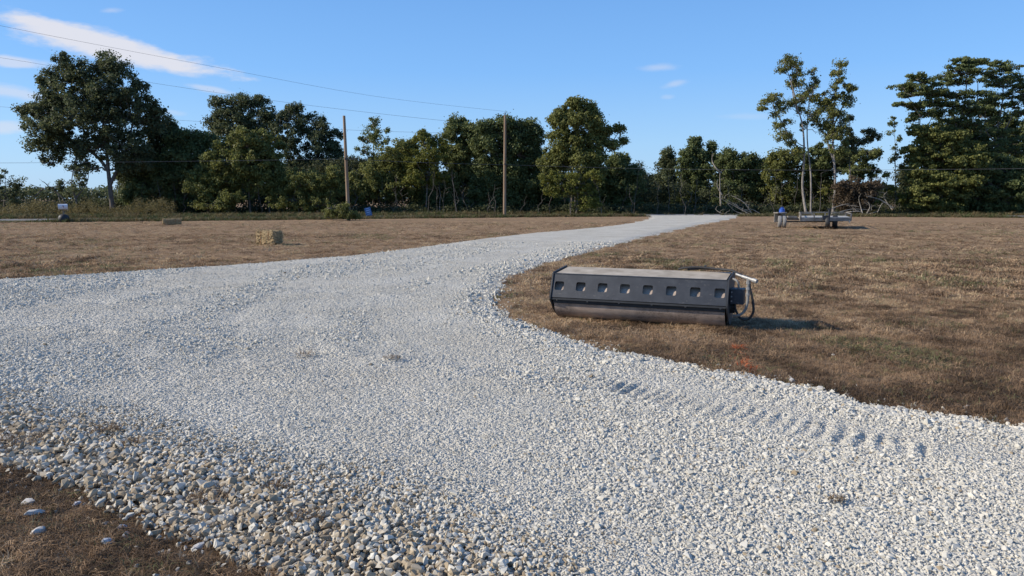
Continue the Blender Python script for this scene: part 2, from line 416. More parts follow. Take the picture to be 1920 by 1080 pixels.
tag(link('field', np_mesh('field', np.stack([XX.ravel(), YY.ravel(), ZZ.ravel()], -1), fq, smooth=True, tint=tintf.ravel()), M_field), kind='structure')

# the road along the trees
M_road = simple('road_asphalt', [(.10, .098, .095), (.15, .147, .14), (.19, .185, .175)], scale=1.2, rough=.9)
rp = [(-220, 44), (-90, 50), (-55, 53.5), (-38, 55.5), (-24, 60), (-8, 67), (5, 72), (20, 73.5), (34, 71.5), (48, 67), (70, 62), (220, 48)]
RV = []; RF = []
def catmull(P, n=6):
    o = []
    for i in range(len(P)-1):
        p0, p1, p2, p3 = [np.array(P[min(max(j, 0), len(P)-1)], float) for j in (i-1, i, i+1, i+2)]
        for k in range(n):
            t_ = k/n; o.append(.5*((2*p1)+(-p0+p2)*t_+(2*p0-5*p1+4*p2-p3)*t_**2+(-p0+3*p1-3*p2+p3)*t_**3))
    o.append(np.array(P[-1], float)); return o
cr = catmull(rp)
for i, p in enumerate(cr):
    d = cr[min(i+1, len(cr)-1)]-cr[max(i-1, 0)]; d = d/np.linalg.norm(d); nrm = np.array([-d[1], d[0]])
    a = p-nrm*2.6; c_ = p+nrm*2.6
    RV += [(a[0], a[1], .02), (c_[0], c_[1], .02)]
    if i: RF.append((2*i-2, 2*i-1, 2*i+1, 2*i))
tag(link('road', np_mesh('road', RV, RF), M_road), kind='structure')

# ------------------------------------------------------------------ scatter by geometry nodes (only for uncountable stuff)
def scatter(name, pts, rot, scl, tint, protos, m, label=None, kind='stuff', pick=None):
    me = bpy.data.meshes.new(name); n = len(pts)
    me.vertices.add(n); me.vertices.foreach_set('co', np.asarray(pts, np.float32).ravel())
    for nm, ty, key, arr in (('rot', 'FLOAT_VECTOR', 'vector', rot), ('scl', 'FLOAT_VECTOR', 'vector', scl), ('tint', 'FLOAT', 'value', tint)):
        a = me.attributes.new(nm, ty, 'POINT'); a.data.foreach_set(key, np.asarray(arr, np.float32).ravel())
    if pick is None: pick = rng.integers(0, len(protos), n)
    a = me.attributes.new('pick', 'INT', 'POINT'); a.data.foreach_set('value', np.asarray(pick, np.int32))
    o = link(name, me, m); tag(o, label, kind=kind)
    g = bpy.data.node_groups.new(name, 'GeometryNodeTree')
    g.interface.new_socket('Geometry', in_out='INPUT', socket_type='NodeSocketGeometry')
    g.interface.new_socket('Geometry', in_out='OUTPUT', socket_type='NodeSocketGeometry')
    gi = g.nodes.new('NodeGroupInput'); go = g.nodes.new('NodeGroupOutput')
    jn = g.nodes.new('GeometryNodeJoinGeometry')
    g2i = []
    for po in reversed(protos):
        oi = g.nodes.new('GeometryNodeObjectInfo'); oi.inputs['Object'].default_value = po
        gg = g.nodes.new('GeometryNodeGeometryToInstance'); g.links.new(oi.outputs['Geometry'], gg.inputs[0]); g.links.new(gg.outputs[0], jn.inputs[0])
    ip = g.nodes.new('GeometryNodeInstanceOnPoints')
    def attr(nm, ty):
        q = g.nodes.new('GeometryNodeInputNamedAttribute'); q.data_type = ty; q.inputs['Name'].default_value = nm; return q.outputs['Attribute']
    m2p = g.nodes.new('GeometryNodeMeshToPoints')
    g.links.new(gi.outputs[0], m2p.inputs[0]); g.links.new(m2p.outputs[0], ip.inputs['Points'])
    g.links.new(jn.outputs[0], ip.inputs['Instance']); ip.inputs['Pick Instance'].default_value = True
    g.links.new(attr('pick', 'INT'), ip.inputs['Instance Index'])
    e2r = g.nodes.new('FunctionNodeEulerToRotation'); g.links.new(attr('rot', 'FLOAT_VECTOR'), e2r.inputs[0]); g.links.new(e2r.outputs[0], ip.inputs['Rotation'])
    g.links.new(attr('scl', 'FLOAT_VECTOR'), ip.inputs['Scale']); g.links.new(ip.outputs[0], go.inputs[0])
    md = o.modifiers.new('scatter', 'NODES'); md.node_group = g
    return o
def stone_mesh(i, n=13, flat=.62):
    r_ = np.random.default_rng(100+i); bm = bmesh.new()
    d = r_.normal(size=(n, 3)); d /= np.linalg.norm(d, axis=1)[:, None]
    d *= np.array([.5, .5*r_.uniform(.6, .95), .5*flat*r_.uniform(.75, 1.25)])*r_.uniform(.82, 1.1, (n, 1))
    vs = [bm.verts.new(v) for v in d]
    rr = bmesh.ops.convex_hull(bm, input=vs)
    loose = [v for v in bm.verts if not v.link_faces]; bmesh.ops.delete(bm, geom=loose, context='VERTS')
    me = bpy.data.meshes.new('stone_shape'); bm.to_mesh(me); bm.free(); me.materials.append(M_stone); return me
stones = [bpy.data.objects.new('stone_shape', stone_mesh(i, 12+i % 5)) for i in range(12)]

pts = []; siz = []; tin = []
def ring(y0, y1, dens, t0=-.92, t1=.88):
    A = .5*(t1-t0)*(y1*y1-y0*y0); n = int(A*dens)
    y = np.sqrt(rng.uniform(y0*y0, y1*y1, n)); x = y*rng.uniform(t0, t1, n); return x, y
for (y0, y1, dens, s0) in ((1.5, 3.5, 6600, .0145), (3.5, 6, 4800, .0165), (6, 9, 2600, .0195), (9, 13, 1100, .024), (13, 18, 430, .028), (18, 27, 140, .033)):
    x, y = ring(y0, y1, dens)
    hh_, ed = gravel_h(x, y)
    k = ed > rng.uniform(-.06, .10, len(x)); x, y, hh_, ed = x[k], y[k], hh_[k], ed[k]
    dn = polydist(x, y, NE); dr = polydist(x, y, RE)
    coarse = sstep(1.3, .3, dn+.5*(fbm(x, y, 1.2, 3, 31)-.5))
    edge = sstep(.9, .2, dr+.4*(fbm(x, y, 1.5, 2, 33)-.5))
    fine = sstep(.43, .56, fbm(dr*.9+3, (x-y)*.22, 1.0, 3, 41))*(1-coarse)*(1-edge)
    s = s0*np.exp(np.clip(rng.normal(0, .33, len(x)), -.7, .55))*(1-.42*fine+.35*edge)*(1+.95*coarse)
    big = rng.random(len(x)) < .07; s[big] *= np.where(coarse[big] > .3, 1.15, 1.7)
    keep = rng.random(len(x)) < (1-.55*coarse)*(1-.25*fine); x, y, hh_, s, coarse, dn = x[keep], y[keep], hh_[keep], s[keep], coarse[keep], dn[keep]
    warm = rng.random(len(x)) < np.clip(sstep(1.3, .2, dn+.4*(fbm(x, y, 1.6, 2, 51)-.5))*.85+.03, 0, .85)
    tt = np.where(warm, rng.uniform(.74, 1.0, len(x)), np.clip(rng.beta(2.2, 2.0, len(x))*.74, 0, .74))
    z = np.maximum(hh_, .0)+s*(-.01+.11*coarse+.17*(rng.random(len(x)) < .18))+coarse*rng.uniform(0, .015, len(x))
    pts.append(np.stack([x, y, z], -1)); siz.append(s); tin.append(tt)
# stones strayed into the grass along the edges
for (P, w_, n, smin, smax) in ((NE, .45, 260, .012, .032), (RE[8:], .42, 1700, .010, .034), (LE, .6, 700, .02, .04)):
    seg = rng.integers(0, len(P)-1, n); tq = rng.random(n)
    PA = np.array(P); x = PA[seg, 0]*(1-tq)+PA[seg+1, 0]*tq; y = PA[seg, 1]*(1-tq)+PA[seg+1, 1]*tq
    x = x+rng.normal(0, w_*.5, n); y = y+rng.normal(0, w_*.5, n)
    k = (y > 1.3) & (y < 30); x, y = x[k], y[k]; s = rng.uniform(smin, smax, len(x))
    h0, e0 = gravel_h(x, y)
    pts.append(np.stack([x, y, np.maximum(h0, field_h(x, y))+s*.22], -1)); siz.append(s); tin.append(rng.uniform(.3, 1, len(x)))
P = np.concatenate(pts); s = np.concatenate(siz); tt = np.concatenate(tin); n = len(P)
rot = np.stack([rng.normal(0, .5, n), rng.normal(0, .5, n), rng.uniform(0, 6.28, n)], -1)
scl = s[:, None]*rng.uniform(.8, 1.25, (n, 3))*1.25
print('stones', n)
scatter('gravel', P, rot, scl, tt, stones, M_stone, 'loose crushed white limestone gravel covering the driveway')

# ------------------------------------------------------------------ grass
def tuft(i, blades, hgt, wid, lean, spread, m):
    r_ = np.random.default_rng(500+i); V = []; Fc = []
    for k in range(blades):
        a = r_.uniform(0, 6.28); r0 = spread*math.sqrt(r_.random()); b0 = np.array([r0*math.cos(a), r0*math.sin(a), -.004])
        a2 = r_.uniform(0, 6.28); H = hgt*r_.uniform(.5, 1.2); l = lean*r_.uniform(.3, 1.4)
        d = np.array([math.cos(a2), math.sin(a2), 0]); sd = np.array([-math.sin(a2+r_.uniform(-.6, .6)), math.cos(a2), 0])*wid*.5*r_.uniform(.6, 1.3)
        p1 = b0+d*H*l*.4+np.array([0, 0, H*.62]); p2 = b0+d*H*l*1.2+np.array([0, 0, H*max(.25, 1-l*.45)])
        o = len(V); V += [b0-sd, b0+sd, p1+sd*.8, p1-sd*.8, p2+sd*.12, p2-sd*.12]; Fc += [(o, o+1, o+2, o+3), (o+3, o+2, o+4, o+5)]
    me = np_mesh('grass_shape', V, Fc); me.materials.append(m); return bpy.data.objects.new('grass_shape', me)
TF = [tuft(i, 16, .05, .0032, 1.3, .05, M_grass) for i in range(6)]
TM = [tuft(20+i, 14, .05, .007, 1.3, .09, M_grass) for i in range(5)]
TV = [tuft(40+i, 18, .42, .022, .7, .16, M_verge) for i in range(5)]
roll_c = np.array(ground(1208, 602))
def grass_ring(y0, y1, dens, t0, t1, sc):
    x, y = ring(y0, y1, dens, t0, t1)
    h0, e0 = gravel_h(x, y)
    k = e0 < rng.uniform(-.12, .03, len(x)); x, y = x[k], y[k]
    g_ = fbm(x, y, .9, 4, 61)
    k = rng.random(len(x)) < .35+1.1*sstep(.3, .6, fbm(x, y, 3.5, 3, 63)); x, y, g_ = x[k], y[k], g_[k]
    br = fbm(x, y, 2.2, 3, 67)
    tt = np.clip((br-.5)*1.3+.38+rng.normal(0, .17, len(x)), 0, .76)
    green = rng.random(len(x)) < sstep(.56, .74, fbm(x, y, .7, 3, 71))*.4+.04
    tt = np.where(green, rng.uniform(.82, 1, len(x)), tt)
    s_ = sc*rng.uniform(.6, 1.3, len(x))*(.75+.6*sstep(.4, .65, g_))
    return x, y, s_, tt
GX = []; GS = []; GT = []; GP = []
for (y0, y1, dens, t0, t1, sc, pk) in ((1.6, 5, 2000, -.95, 0, 1.1, 0), (4.3, 8, 900, .15, .95, 1.0, 0), (7, 12, 480, -.0, .92, 1.15, 0), (12, 20, 150, -.9, .9, 1.25, 1), (20, 34, 55, -.9, .9, 1.5, 1), (34, 50, 16, -.9, .9, 2.0, 1)):
    x, y, s_, tt = grass_ring(y0, y1, dens, t0, t1, sc)
    if pk == 0 and y0 == 1.6: tt = np.where(tt < .8, np.clip(tt*.6+rng.normal(-.08, .15, len(tt)), 0, .7), tt)
    elif pk == 0: tt = np.where(tt < .8, tt*(.62+.38*sstep(7, 11, y)), tt)
    GX.append(np.stack([x, y, field_h(x, y)], -1)); wide = {1.25: 1.1, 1.5: 1.05, 2.0: 1.0}.get(sc, 1)
    GS.append(np.stack([s_*wide, s_*wide, np.minimum(s_, 1.3)*{1.5: .5, 2.0: .3}.get(sc, 1)], -1)); GT.append(tt)
    GP.append(rng.integers(0, 6, len(x)) if pk == 0 else 6+rng.integers(0, 5, len(x)))
P = np.concatenate(GX); n = len(P); print('tufts', n)
scatter('dry_grass', P, np.stack([rng.normal(0, .2, n), rng.normal(0, .2, n), rng.uniform(0, 6.28, n)], -1), np.concatenate(GS), np.concatenate(GT), TF+TM, M_grass,
        'mown dry brown grass with greenish patches', pick=np.concatenate(GP))
# verge on both sides of the road
vx = []; vy = []
for i, p in enumerate(cr[:-1]):
    q = cr[i+1]; d = q-p; ln = np.linalg.norm(d)
    if p[0] < -75 or p[0] > 85: continue
    for side, lo, hi, de in ((-1, 2.8, 6.5, 11), (1, 2.8, 9, 6)):
        k = int(ln*(hi-lo)*de); tq = rng.random(k); off = rng.uniform(lo, hi, k)*side
        nrm = np.array([-d[1], d[0]])/ln
        vx.append(p[0]+d[0]*tq+nrm[0]*off); vy.append(p[1]+d[1]*tq+nrm[1]*off)
vx = np.concatenate(vx); vy = np.concatenate(vy); k = ~inside(vx, vy, OUT); vx, vy = vx[k], vy[k]; n = len(vx)
low = np.where(vy < np.interp(vx, [p[0] for p in cr], [p[1] for p in cr]), np.where((vx > -32) & (vx < 42), .75, .12), 1.0)
s_ = rng.uniform(.5, 1.2, n)
scatter('verge_grass', np.stack([vx, vy, np.zeros(n)], -1), np.stack([rng.normal(0, .1, n), rng.normal(0, .1, n), rng.uniform(0, 6.28, n)], -1),
        np.stack([s_*1.3, s_*1.3, s_*low], -1), rng.random(n), TV, M_verge, 'rough uncut grass along the verges of the road')
# orange paint marks on the grass
ox = []; 
for (px, py, k, sg) in ((1384, 655, 26, .03), (1387, 668, 9, .02), (1393, 682, 9, .03), (1403, 692, 12, .035)):
    g0 = ground(px, py); ox.append(np.stack([g0[0]+rng.normal(0, sg, k), g0[1]+rng.normal(0, sg*2, k)], -1))
ox = np.concatenate(ox); n = len(ox)
scatter('orange_painted_grass', np.column_stack([ox, field_h(ox[:, 0], ox[:, 1])+.004]), np.stack([rng.normal(0, .3, n), rng.normal(0, .3, n), rng.uniform(0, 6.28, n)], -1),
        np.full((n, 3), 1.2)*rng.uniform(.6, 1.1, (n, 1)), rng.random(n), [tuft(70+i, 12, .05, .004, 1.3, .035, M_orange) for i in range(3)], M_orange, 'grass blades sprayed with orange marking paint')

# ------------------------------------------------------------------ trees
def leaves_np(cent, cr_, nl, ls, flat=.65):
    """cent (n,3) clump centres -> leaf quads"""
    n = len(cent); c = np.repeat(cent, nl, 0); rr = np.repeat(cr_, nl)
    d = rng.normal(size=(n*nl, 3)); d /= np.linalg.norm(d, axis=1)[:, None]
    rad = rr*(rng.random(n*nl)**.5)*(1+.22*rng.exponential(1, n*nl)*(rng.random(n*nl) < .45))
    p = c+d*rad[:, None]*np.array([1, 1, flat])
    nr_ = d*.7+rng.normal(size=d.shape)*.6+np.array([0, 0, .35]); nr_ /= np.linalg.norm(nr_, axis=1)[:, None]
    a = rng.normal(size=d.shape); u = np.cross(nr_, a); u /= np.linalg.norm(u, axis=1)[:, None]; v = np.cross(nr_, u)
    s_ = ls*.80*rng.uniform(.5, 1.35, (len(p), 1))
    V = np.stack([p-u*s_*.55, p-v*s_*.4+nr_*s_*.05, p+u*s_*.55, p+v*s_*.4+nr_*s_*.05], 1).reshape(-1, 3)
    ct = np.repeat(rng.random(n), nl)*.55+rng.random(n*nl)*.45
    return V, np.repeat(ct, 4)
def wiggle(a, b, n, amp, sag=0):
    a = np.asarray(a, float); b = np.asarray(b, float); ts = np.linspace(0, 1, n)
    p = a[None]*(1-ts[:, None])+b[None]*ts[:, None]
    w = rng.normal(0, amp, (n, 3))*np.sin(ts*np.pi)[:, None]; w[0] = 0; w[-1] = 0
    p = p+w; p[:, 2] += sag*np.sin(ts*np.pi); return p
def tree(name, label, Y, blobs, stems, kind='dark', r0=.22, cr_=.7, dens=2.4, nl=62, ls=.25, depth=1.0, group=None, cat='tree', bark=None, flat=.85, twig=.25, limb=True, tall=None):
    """blobs: (px,py,rx,ry); stems: lists of (px,py) from the ground up"""
    nl = int(nl*1.7); cr_ = cr_*.82
    b0 = at(stems[0][0][0], 400, Y); base = np.array([b0[0], Y, 0.0])
    root = empty(name, tuple(base), label, cat, group)
    sc = Y/F; cents = []; rad = []; bl3 = []
    for bi, bb in enumerate(blobs):
        px, py, rx, ry = bb[:4]; dd = bb[4] if len(bb) > 4 else rng.uniform(-.6, .6)*min(rx, ry)*sc*depth*.8
        c = at(px, py, Y); c[1] += dd; gw = 1.16 if dens > 1.6 else 1.0; RX, RY = rx*sc*gw, ry*sc*gw; RD = min(.5*(RX+RY), 4.0)*depth
        bl3.append((c, RX, RY))
        c_r = min(cr_, RY*.8, RX*.8); n = max(3, int(dens**1.35*(1.45 if dens > 1.5 else 1.0)*(RX*RY)/(c_r*c_r)))
        d = rng.normal(size=(n, 3)); d /= np.linalg.norm(d, axis=1)[:, None]; q = rng.random(n)**.42
        e = np.array([max(RX-c_r*.55, .1), max(RD-c_r*.3, .2), max(RY-c_r*.45, .1)])
        cents.append(c+d*q[:, None]*e); rad.append(c_r*rng.uniform(.45, 1.35, n))
    cents = np.concatenate(cents)-base; rad = np.concatenate(rad)
    k = cents[:, 2] > .25; cents = cents[k]; rad = rad[k]
    V, T = leaves_np(cents, rad, nl, ls, flat)
    V[:, 2] = np.maximum(V[:, 2], .02)
    me = np_mesh('crown', V, np.arange(len(V)).reshape(-1, 4), tint=T)
    link('crown', me, LM[kind], root)
    tb = MB(); P3 = []
    for si, st in enumerate(stems):
        pts3 = [at(px, py, Y) for (px, py) in st]; 
        if st[0][1] > 398: pts3[0][2] = -.1
        elif P3: pts3[0] = min((q[0] for q in P3), key=lambda q: np.linalg.norm(q+base-pts3[0]))+base
        for j in range(1, len(pts3)): pts3[j][1] += rng.normal(0, .3)
        pts3 = [p_-base for p_ in pts3]
        cm = catmull([tuple(p_) for p_ in pts3], 4) if len(pts3) > 2 else list(wiggle(pts3[0], pts3[1], 6, .06))
        rr = r0*.72*(1.0 if si == 0 else .7); n_ = len(cm)
        tb.tube(cm, [rr*(1.25 if j == 0 else 1)*(1-.8*(j/(n_-1))) for j in range(n_)], 8)
        P3 += [(np.array(p_), rr*(1-.8*(j/(n_-1)))) for j, p_ in enumerate(cm) if j > n_*.25]
    if limb:
        for (c, RX, RY) in bl3:
            c = c-base
            bst = min(P3, key=lambda q: np.linalg.norm(q[0]-c)+ (2.5 if q[0][2] > c[2] else 0)+max(0, (c[2]-q[0][2])-4)*.6)
            w = wiggle(bst[0], c, 7, .12+.02*RX, .1); r1 = min(max(bst[1]*.6, .03), .13)
            tb.tube(w, [r1*(1-.7*j/6) for j in range(7)], 6, cap=False)
            mine = cents[(np.abs(cents[:, 0]-c[0]) < RX) & (np.abs(cents[:, 2]-c[2]) < RY)]
            k = rng.random(len(mine)) < twig
            for q in mine[k][:26]:
                s0_ = w[rng.integers(2, 7)]; tb.tube(wiggle(s0_, q, 4, .1), [.035, .03, .022, .012], 4, cap=False)
    tb.build('trunk', bark or M_bark, root, True)
    return root

TG = 'trees standing beyond the road'
# --- left group
tree('tree', 'partly cropped thin tree at the far left edge of the photo', 72, [(8, 330, 22, 18), (25, 345, 24, 18), (5, 365, 30, 22), (30, 375, 20, 14), (-25, 345, 30, 34)], [[(5, 405), (6, 360), (4, 330)], [(-15, 405), (-22, 350)]], 'dark', r0=.1, dens=1.2, group=TG, cr_=.5, nl=40, ls=.2)
tree('oak_tree', 'tallest broad dark oak with a round crown, left of the photo', 76,
     [(120, 118, 22, 22), (150, 135, 50, 26), (193, 118, 40, 24), (228, 128, 14, 14), (95, 150, 24, 24), (160, 175, 78, 36), (225, 172, 48, 40), (105, 195, 50, 28), (60, 207, 28, 16), (45, 205, 14, 8),
      (150, 225, 80, 36), (225, 225, 62, 44), (278, 200, 22, 20), (292, 222, 24, 22), (90, 245, 48, 26), (72, 272, 26, 14), (120, 275, 44, 24), (185, 275, 50, 26), (245, 275, 40, 34), (95, 300, 24, 12), (155, 310, 30, 12), (262, 165, 16, 16), (300, 208, 12, 6), (255, 310, 34, 22)],
     [[(212, 404), (209, 370), (204, 320), (200, 270), (190, 200), (170, 150)], [(207, 345), (228, 300), (246, 250), (250, 200)], [(204, 325), (176, 290), (130, 262), (100, 240)]], 'dark', r0=.38, cr_=.75, dens=1.7, group=TG)
tree('oak_tree', 'dark leafy tree pressed against the right side of the tallest oak', 80,
     [(300, 250, 32, 24), (318, 242, 18, 18), (290, 290, 46, 34), (255, 320, 34, 34), (270, 350, 44, 34), (325, 268, 16, 18), (300, 372, 40, 30)], [[(262, 404), (264, 350), (280, 290), (300, 250)]], 'dark', r0=.22, cr_=.7, dens=2.6, group=TG)
tree('tree', 'small crooked tree with thin foliage leaning below the tallest oak', 71,
     [(140, 320, 26, 14), (122, 345, 24, 12), (152, 350, 20, 14), (105, 352, 22, 10), (150, 378, 14, 10), (160, 335, 16, 12)], [[(147, 404), (143, 380), (138, 345), (130, 310)], [(132, 404), (118, 372), (96, 350)], [(143, 375), (158, 345), (165, 322)]], 'dark', r0=.15, dens=1.3, group=TG, cr_=.45, nl=40, ls=.2)
# --- left middle group
tree('tree', 'wide dark green tree standing right of the tallest oak', 79,
     [(335, 268, 34, 22), (370, 262, 34, 22), (345, 300, 52, 32), (300, 320, 44, 26), (380, 310, 50, 36), (330, 345, 60, 34), (280, 365, 44, 30), (395, 360, 50, 36), (250, 385, 34, 18), (340, 385, 60, 20)], [[(352, 404), (350, 350), (352, 290)], [(300, 404), (305, 350), (296, 310)]], 'mid', r0=.2, cr_=.75, dens=2.6, group=TG)
tree('oak_tree', 'tall dark oak showing above the thicket left of the leaning pole', 88,
     [(455, 192, 34, 16), (485, 190, 24, 14), (425, 212, 34, 20), (465, 225, 50, 26), (500, 222, 20, 26), (405, 238, 26, 20), (440, 255, 50, 22), (490, 255, 34, 24), (415, 192, 20, 12), (450, 300, 60, 34)], [[(468, 404), (470, 320), (468, 250), (462, 200)]], 'dark', r0=.3, cr_=.8, dens=1.9, group=TG)
tree('oak_tree', 'dark ragged oak directly left of the leaning pole top', 87,
     [(540, 210, 24, 16), (558, 203, 10, 8), (528, 235, 18, 24), (560, 238, 22, 22), (590, 228, 24, 16), (600, 250, 34, 20), (545, 275, 24, 26), (600, 282, 40, 24), (625, 265, 20, 22), (640, 290, 14, 14), (560, 305, 34, 18), (600, 318, 44, 22)], [[(572, 404), (570, 320), (552, 270), (545, 225)], [(572, 340), (596, 290), (598, 245)]], 'dark', r0=.26, cr_=.7, dens=1.7, group=TG)
tree('tree', 'yellowish green tree in front of the tall dark oaks', 75,
     [(470, 262, 36, 22), (495, 275, 34, 26), (430, 275, 30, 20), (455, 305, 52, 26), (505, 310, 30, 30), (400, 300, 24, 20), (420, 335, 46, 24), (480, 340, 44, 28), (370, 335, 30, 20), (515, 350, 26, 26)], [[(470, 404), (468, 350), (472, 290)], [(506, 404), (502, 350), (500, 300)]], 'olive', r0=.16, cr_=.6, dens=2.1, group=TG, nl=52)
tree('shrub', 'yellow green bush with reddish dead twigs under the wide dark tree', 73,
     [(385, 362, 26, 16), (360, 350, 24, 14), (435, 372, 30, 18), (400, 385, 46, 16)], [[(392, 404), (388, 370)], [(425, 404), (432, 370)]], 'olive', r0=.06, cr_=.45, dens=1.6, cat='bush', group='bushes along the tree line', nl=40, ls=.2)
tree('shrub', 'green bush growing just left of the leaning pole', 74,
     [(560, 340, 36, 24), (590, 345, 34, 26), (545, 375, 40, 24), (595, 380, 34, 22), (628, 325, 16, 22), (622, 350, 24, 26)], [[(560, 404), (562, 350)], [(600, 404), (598, 350)], [(625, 404), (626, 340)]], 'olive', r0=.07, cr_=.5, dens=1.9, cat='bush', group='bushes along the tree line', nl=44, ls=.2)
tree('tree', 'slender pale green tree behind and right of the leaning pole', 82,
     [(700, 232, 20, 14), (690, 255, 28, 20), (712, 262, 22, 22), (680, 285, 18, 14), (705, 290, 24, 14), (726, 245, 8, 10)], [[(700, 404), (700, 330), (698, 280), (700, 232)], [(699, 320), (686, 280), (678, 255)]], 'light', r0=.12, cr_=.5, dens=1.5, group=TG, nl=44, ls=.2)
tree('tree', 'brownish olive tree with bare grey stems beside the blue sign', 80,
     [(745, 285, 34, 22), (765, 272, 24, 16), (720, 315, 44, 24), (775, 310, 30, 28), (690, 330, 34, 22), (735, 350, 50, 26), (680, 365, 30, 22), (660, 345, 16, 20)], [[(738, 404), (740, 360), (745, 300)], [(715, 404), (712, 350)], [(690, 404), (694, 350)]], 'olive', r0=.13, cr_=.6, dens=2.0, group=TG, nl=46)
tree('tree', 'yellow tinged tree with wispy top between the two poles', 78,
     [(798, 262, 26, 18), (790, 250, 10, 10), (815, 285, 26, 24), (785, 300, 26, 22), (810, 325, 34, 22), (778, 335, 22, 18), (830, 262, 12, 12)], [[(798, 404), (800, 350), (796, 300), (792, 255)], [(826, 404), (822, 340)]], 'yellow', r0=.11, cr_=.5, dens=1.7, group=TG, nl=44, ls=.21)
tree('tree', 'pale green tree with a broken white branch left of the straight pole', 82,
     [(855, 232, 22, 14), (868, 250, 30, 20), (845, 250, 14, 18), (880, 280, 28, 26), (858, 300, 24, 22), (870, 325, 30, 24), (848, 345, 18, 26), (835, 290, 20, 22)], [[(868, 404), (868, 340), (866, 290), (862, 245)], [(892, 404), (890, 350)], [(883, 290), (892, 265)]], 'light', r0=.14, cr_=.6, dens=2.2, group=TG)
tree('tree', 'dense round dark green tree directly behind the straight pole', 81,
     [(905, 240, 22, 16), (940, 232, 30, 16), (980, 236, 30, 16), (1000, 255, 20, 22), (920, 270, 34, 26), (965, 270, 44, 30), (1000, 295, 20, 26), (930, 310, 44, 26), (975, 315, 42, 28), (935, 345, 50, 26), (985, 350, 40, 26), (900, 370, 30, 26), (960, 380, 50, 20), (900, 330, 20, 26), (850, 380, 26, 20), (795, 375, 30, 22)], [[(948, 404), (952, 340), (955, 260)], [(890, 404), (897, 330)]], 'mid', r0=.2, cr_=.75, dens=3.0, group=TG)
tree('tree', 'tall green tree with a side lobe, right of the straight pole', 77,
     [(1080, 198, 22, 16), (1060, 210, 20, 12), (1108, 212, 22, 16), (1048, 228, 26, 16), (1085, 232, 40, 22), (1120, 240, 22, 18), (1060, 262, 36, 22), (1105, 268, 30, 22), (1045, 290, 26, 20), (1080, 300, 42, 26), (1140, 250, 14, 12), (1160, 240, 12, 10), (1168, 262, 8, 8), (1148, 272, 18, 12), (1112, 205, 12, 10), (1030, 310, 22, 16), (1115, 310, 26, 26)], [[(1070, 404), (1072, 360), (1074, 300), (1080, 240), (1084, 200)], [(1079, 404), (1080, 350), (1098, 290), (1110, 230)], [(1076, 330), (1120, 300), (1150, 262), (1162, 245)]], 'olive', r0=.18, cr_=.6, dens=2.2, group=TG)
tree('tree', 'small yellow leaved tree below the tall side lobed tree', 73.5,
     [(1035, 335, 24, 14), (1070, 340, 30, 16), (1090, 355, 26, 14), (1045, 355, 26, 14), (1115, 330, 20, 16), (1100, 380, 30, 14)], [[(1070, 404), (1068, 345)], [(1079, 404), (1084, 350)], [(1128, 404), (1124, 360)]], 'yellow', r0=.09, cr_=.45, dens=1.7, group=TG, nl=40, ls=.2)
tree('tree', 'dark green tree filling in right of the tall side lobed tree', 82,
     [(1150, 310, 26, 22), (1170, 300, 14, 12), (1135, 345, 34, 26), (1175, 345, 30, 28), (1190, 325, 18, 16), (1020, 370, 34, 22), (1150, 380, 50, 20), (1000, 388, 40, 14), (1060, 385, 40, 16)], [[(1150, 404), (1152, 350), (1155, 310)]], 'mid', r0=.14, cr_=.65, dens=2.5, group=TG)
# --- middle right
tree('tree', 'low dark tree behind the short far pole', 96,
     [(1215, 350, 24, 22), (1200, 335, 14, 14), (1225, 340, 14, 14), (1210, 378, 34, 22)], [[(1212, 400), (1214, 345)]], 'dark', r0=.12, cr_=.7, dens=2.8, group=TG)
tree('tree', 'pointed dark tree left of the driveway mouth', 90,
     [(1252, 288, 12, 12), (1252, 310, 20, 18), (1248, 340, 26, 22), (1255, 370, 30, 24)], [[(1252, 400), (1252, 330), (1252, 285)]], 'dark', r0=.16, cr_=.65, dens=2.8, group=TG)
tree('tree', 'dark green tree with a leafy peak behind the driveway mouth', 88,
     [(1306, 268, 14, 12), (1298, 285, 22, 16), (1320, 295, 16, 16), (1285, 315, 22, 20), (1312, 325, 30, 24), (1300, 360, 40, 26), (1335, 280, 10, 14), (1342, 300, 14, 14), (1285, 385, 46, 16)], [[(1308, 400), (1306, 330), (1306, 270)], [(1340, 400), (1340, 275)]], 'mid', r0=.15, cr_=.6, dens=2.4, group=TG)
tree('tree', 'green tree above the pile of fallen limbs', 86,
     [(1368, 295, 18, 14), (1385, 305, 22, 18), (1412, 302, 18, 14), (1430, 312, 18, 16), (1360, 320, 24, 22), (1400, 335, 36, 26), (1370, 360, 36, 26), (1425, 355, 34, 26), (1350, 385, 30, 16)], [[(1372, 400), (1374, 350), (1372, 300)], [(1418, 400), (1416, 320)]], 'mid', r0=.15, cr_=.65, dens=2.6, group=TG)
tree('tree', 'pale leaved tree at the foot of the left tall sparse tree', 84,
     [(1446, 292, 14, 10), (1462, 300, 20, 14), (1450, 325, 24, 20), (1480, 325, 24, 20), (1470, 355, 36, 24), (1530, 330, 34, 24), (1540, 360, 40, 28), (1500, 380, 50, 20)], [[(1462, 400), (1460, 310)], [(1530, 400), (1530, 335)]], 'olive', r0=.1, cr_=.6, dens=2.0, group=TG)
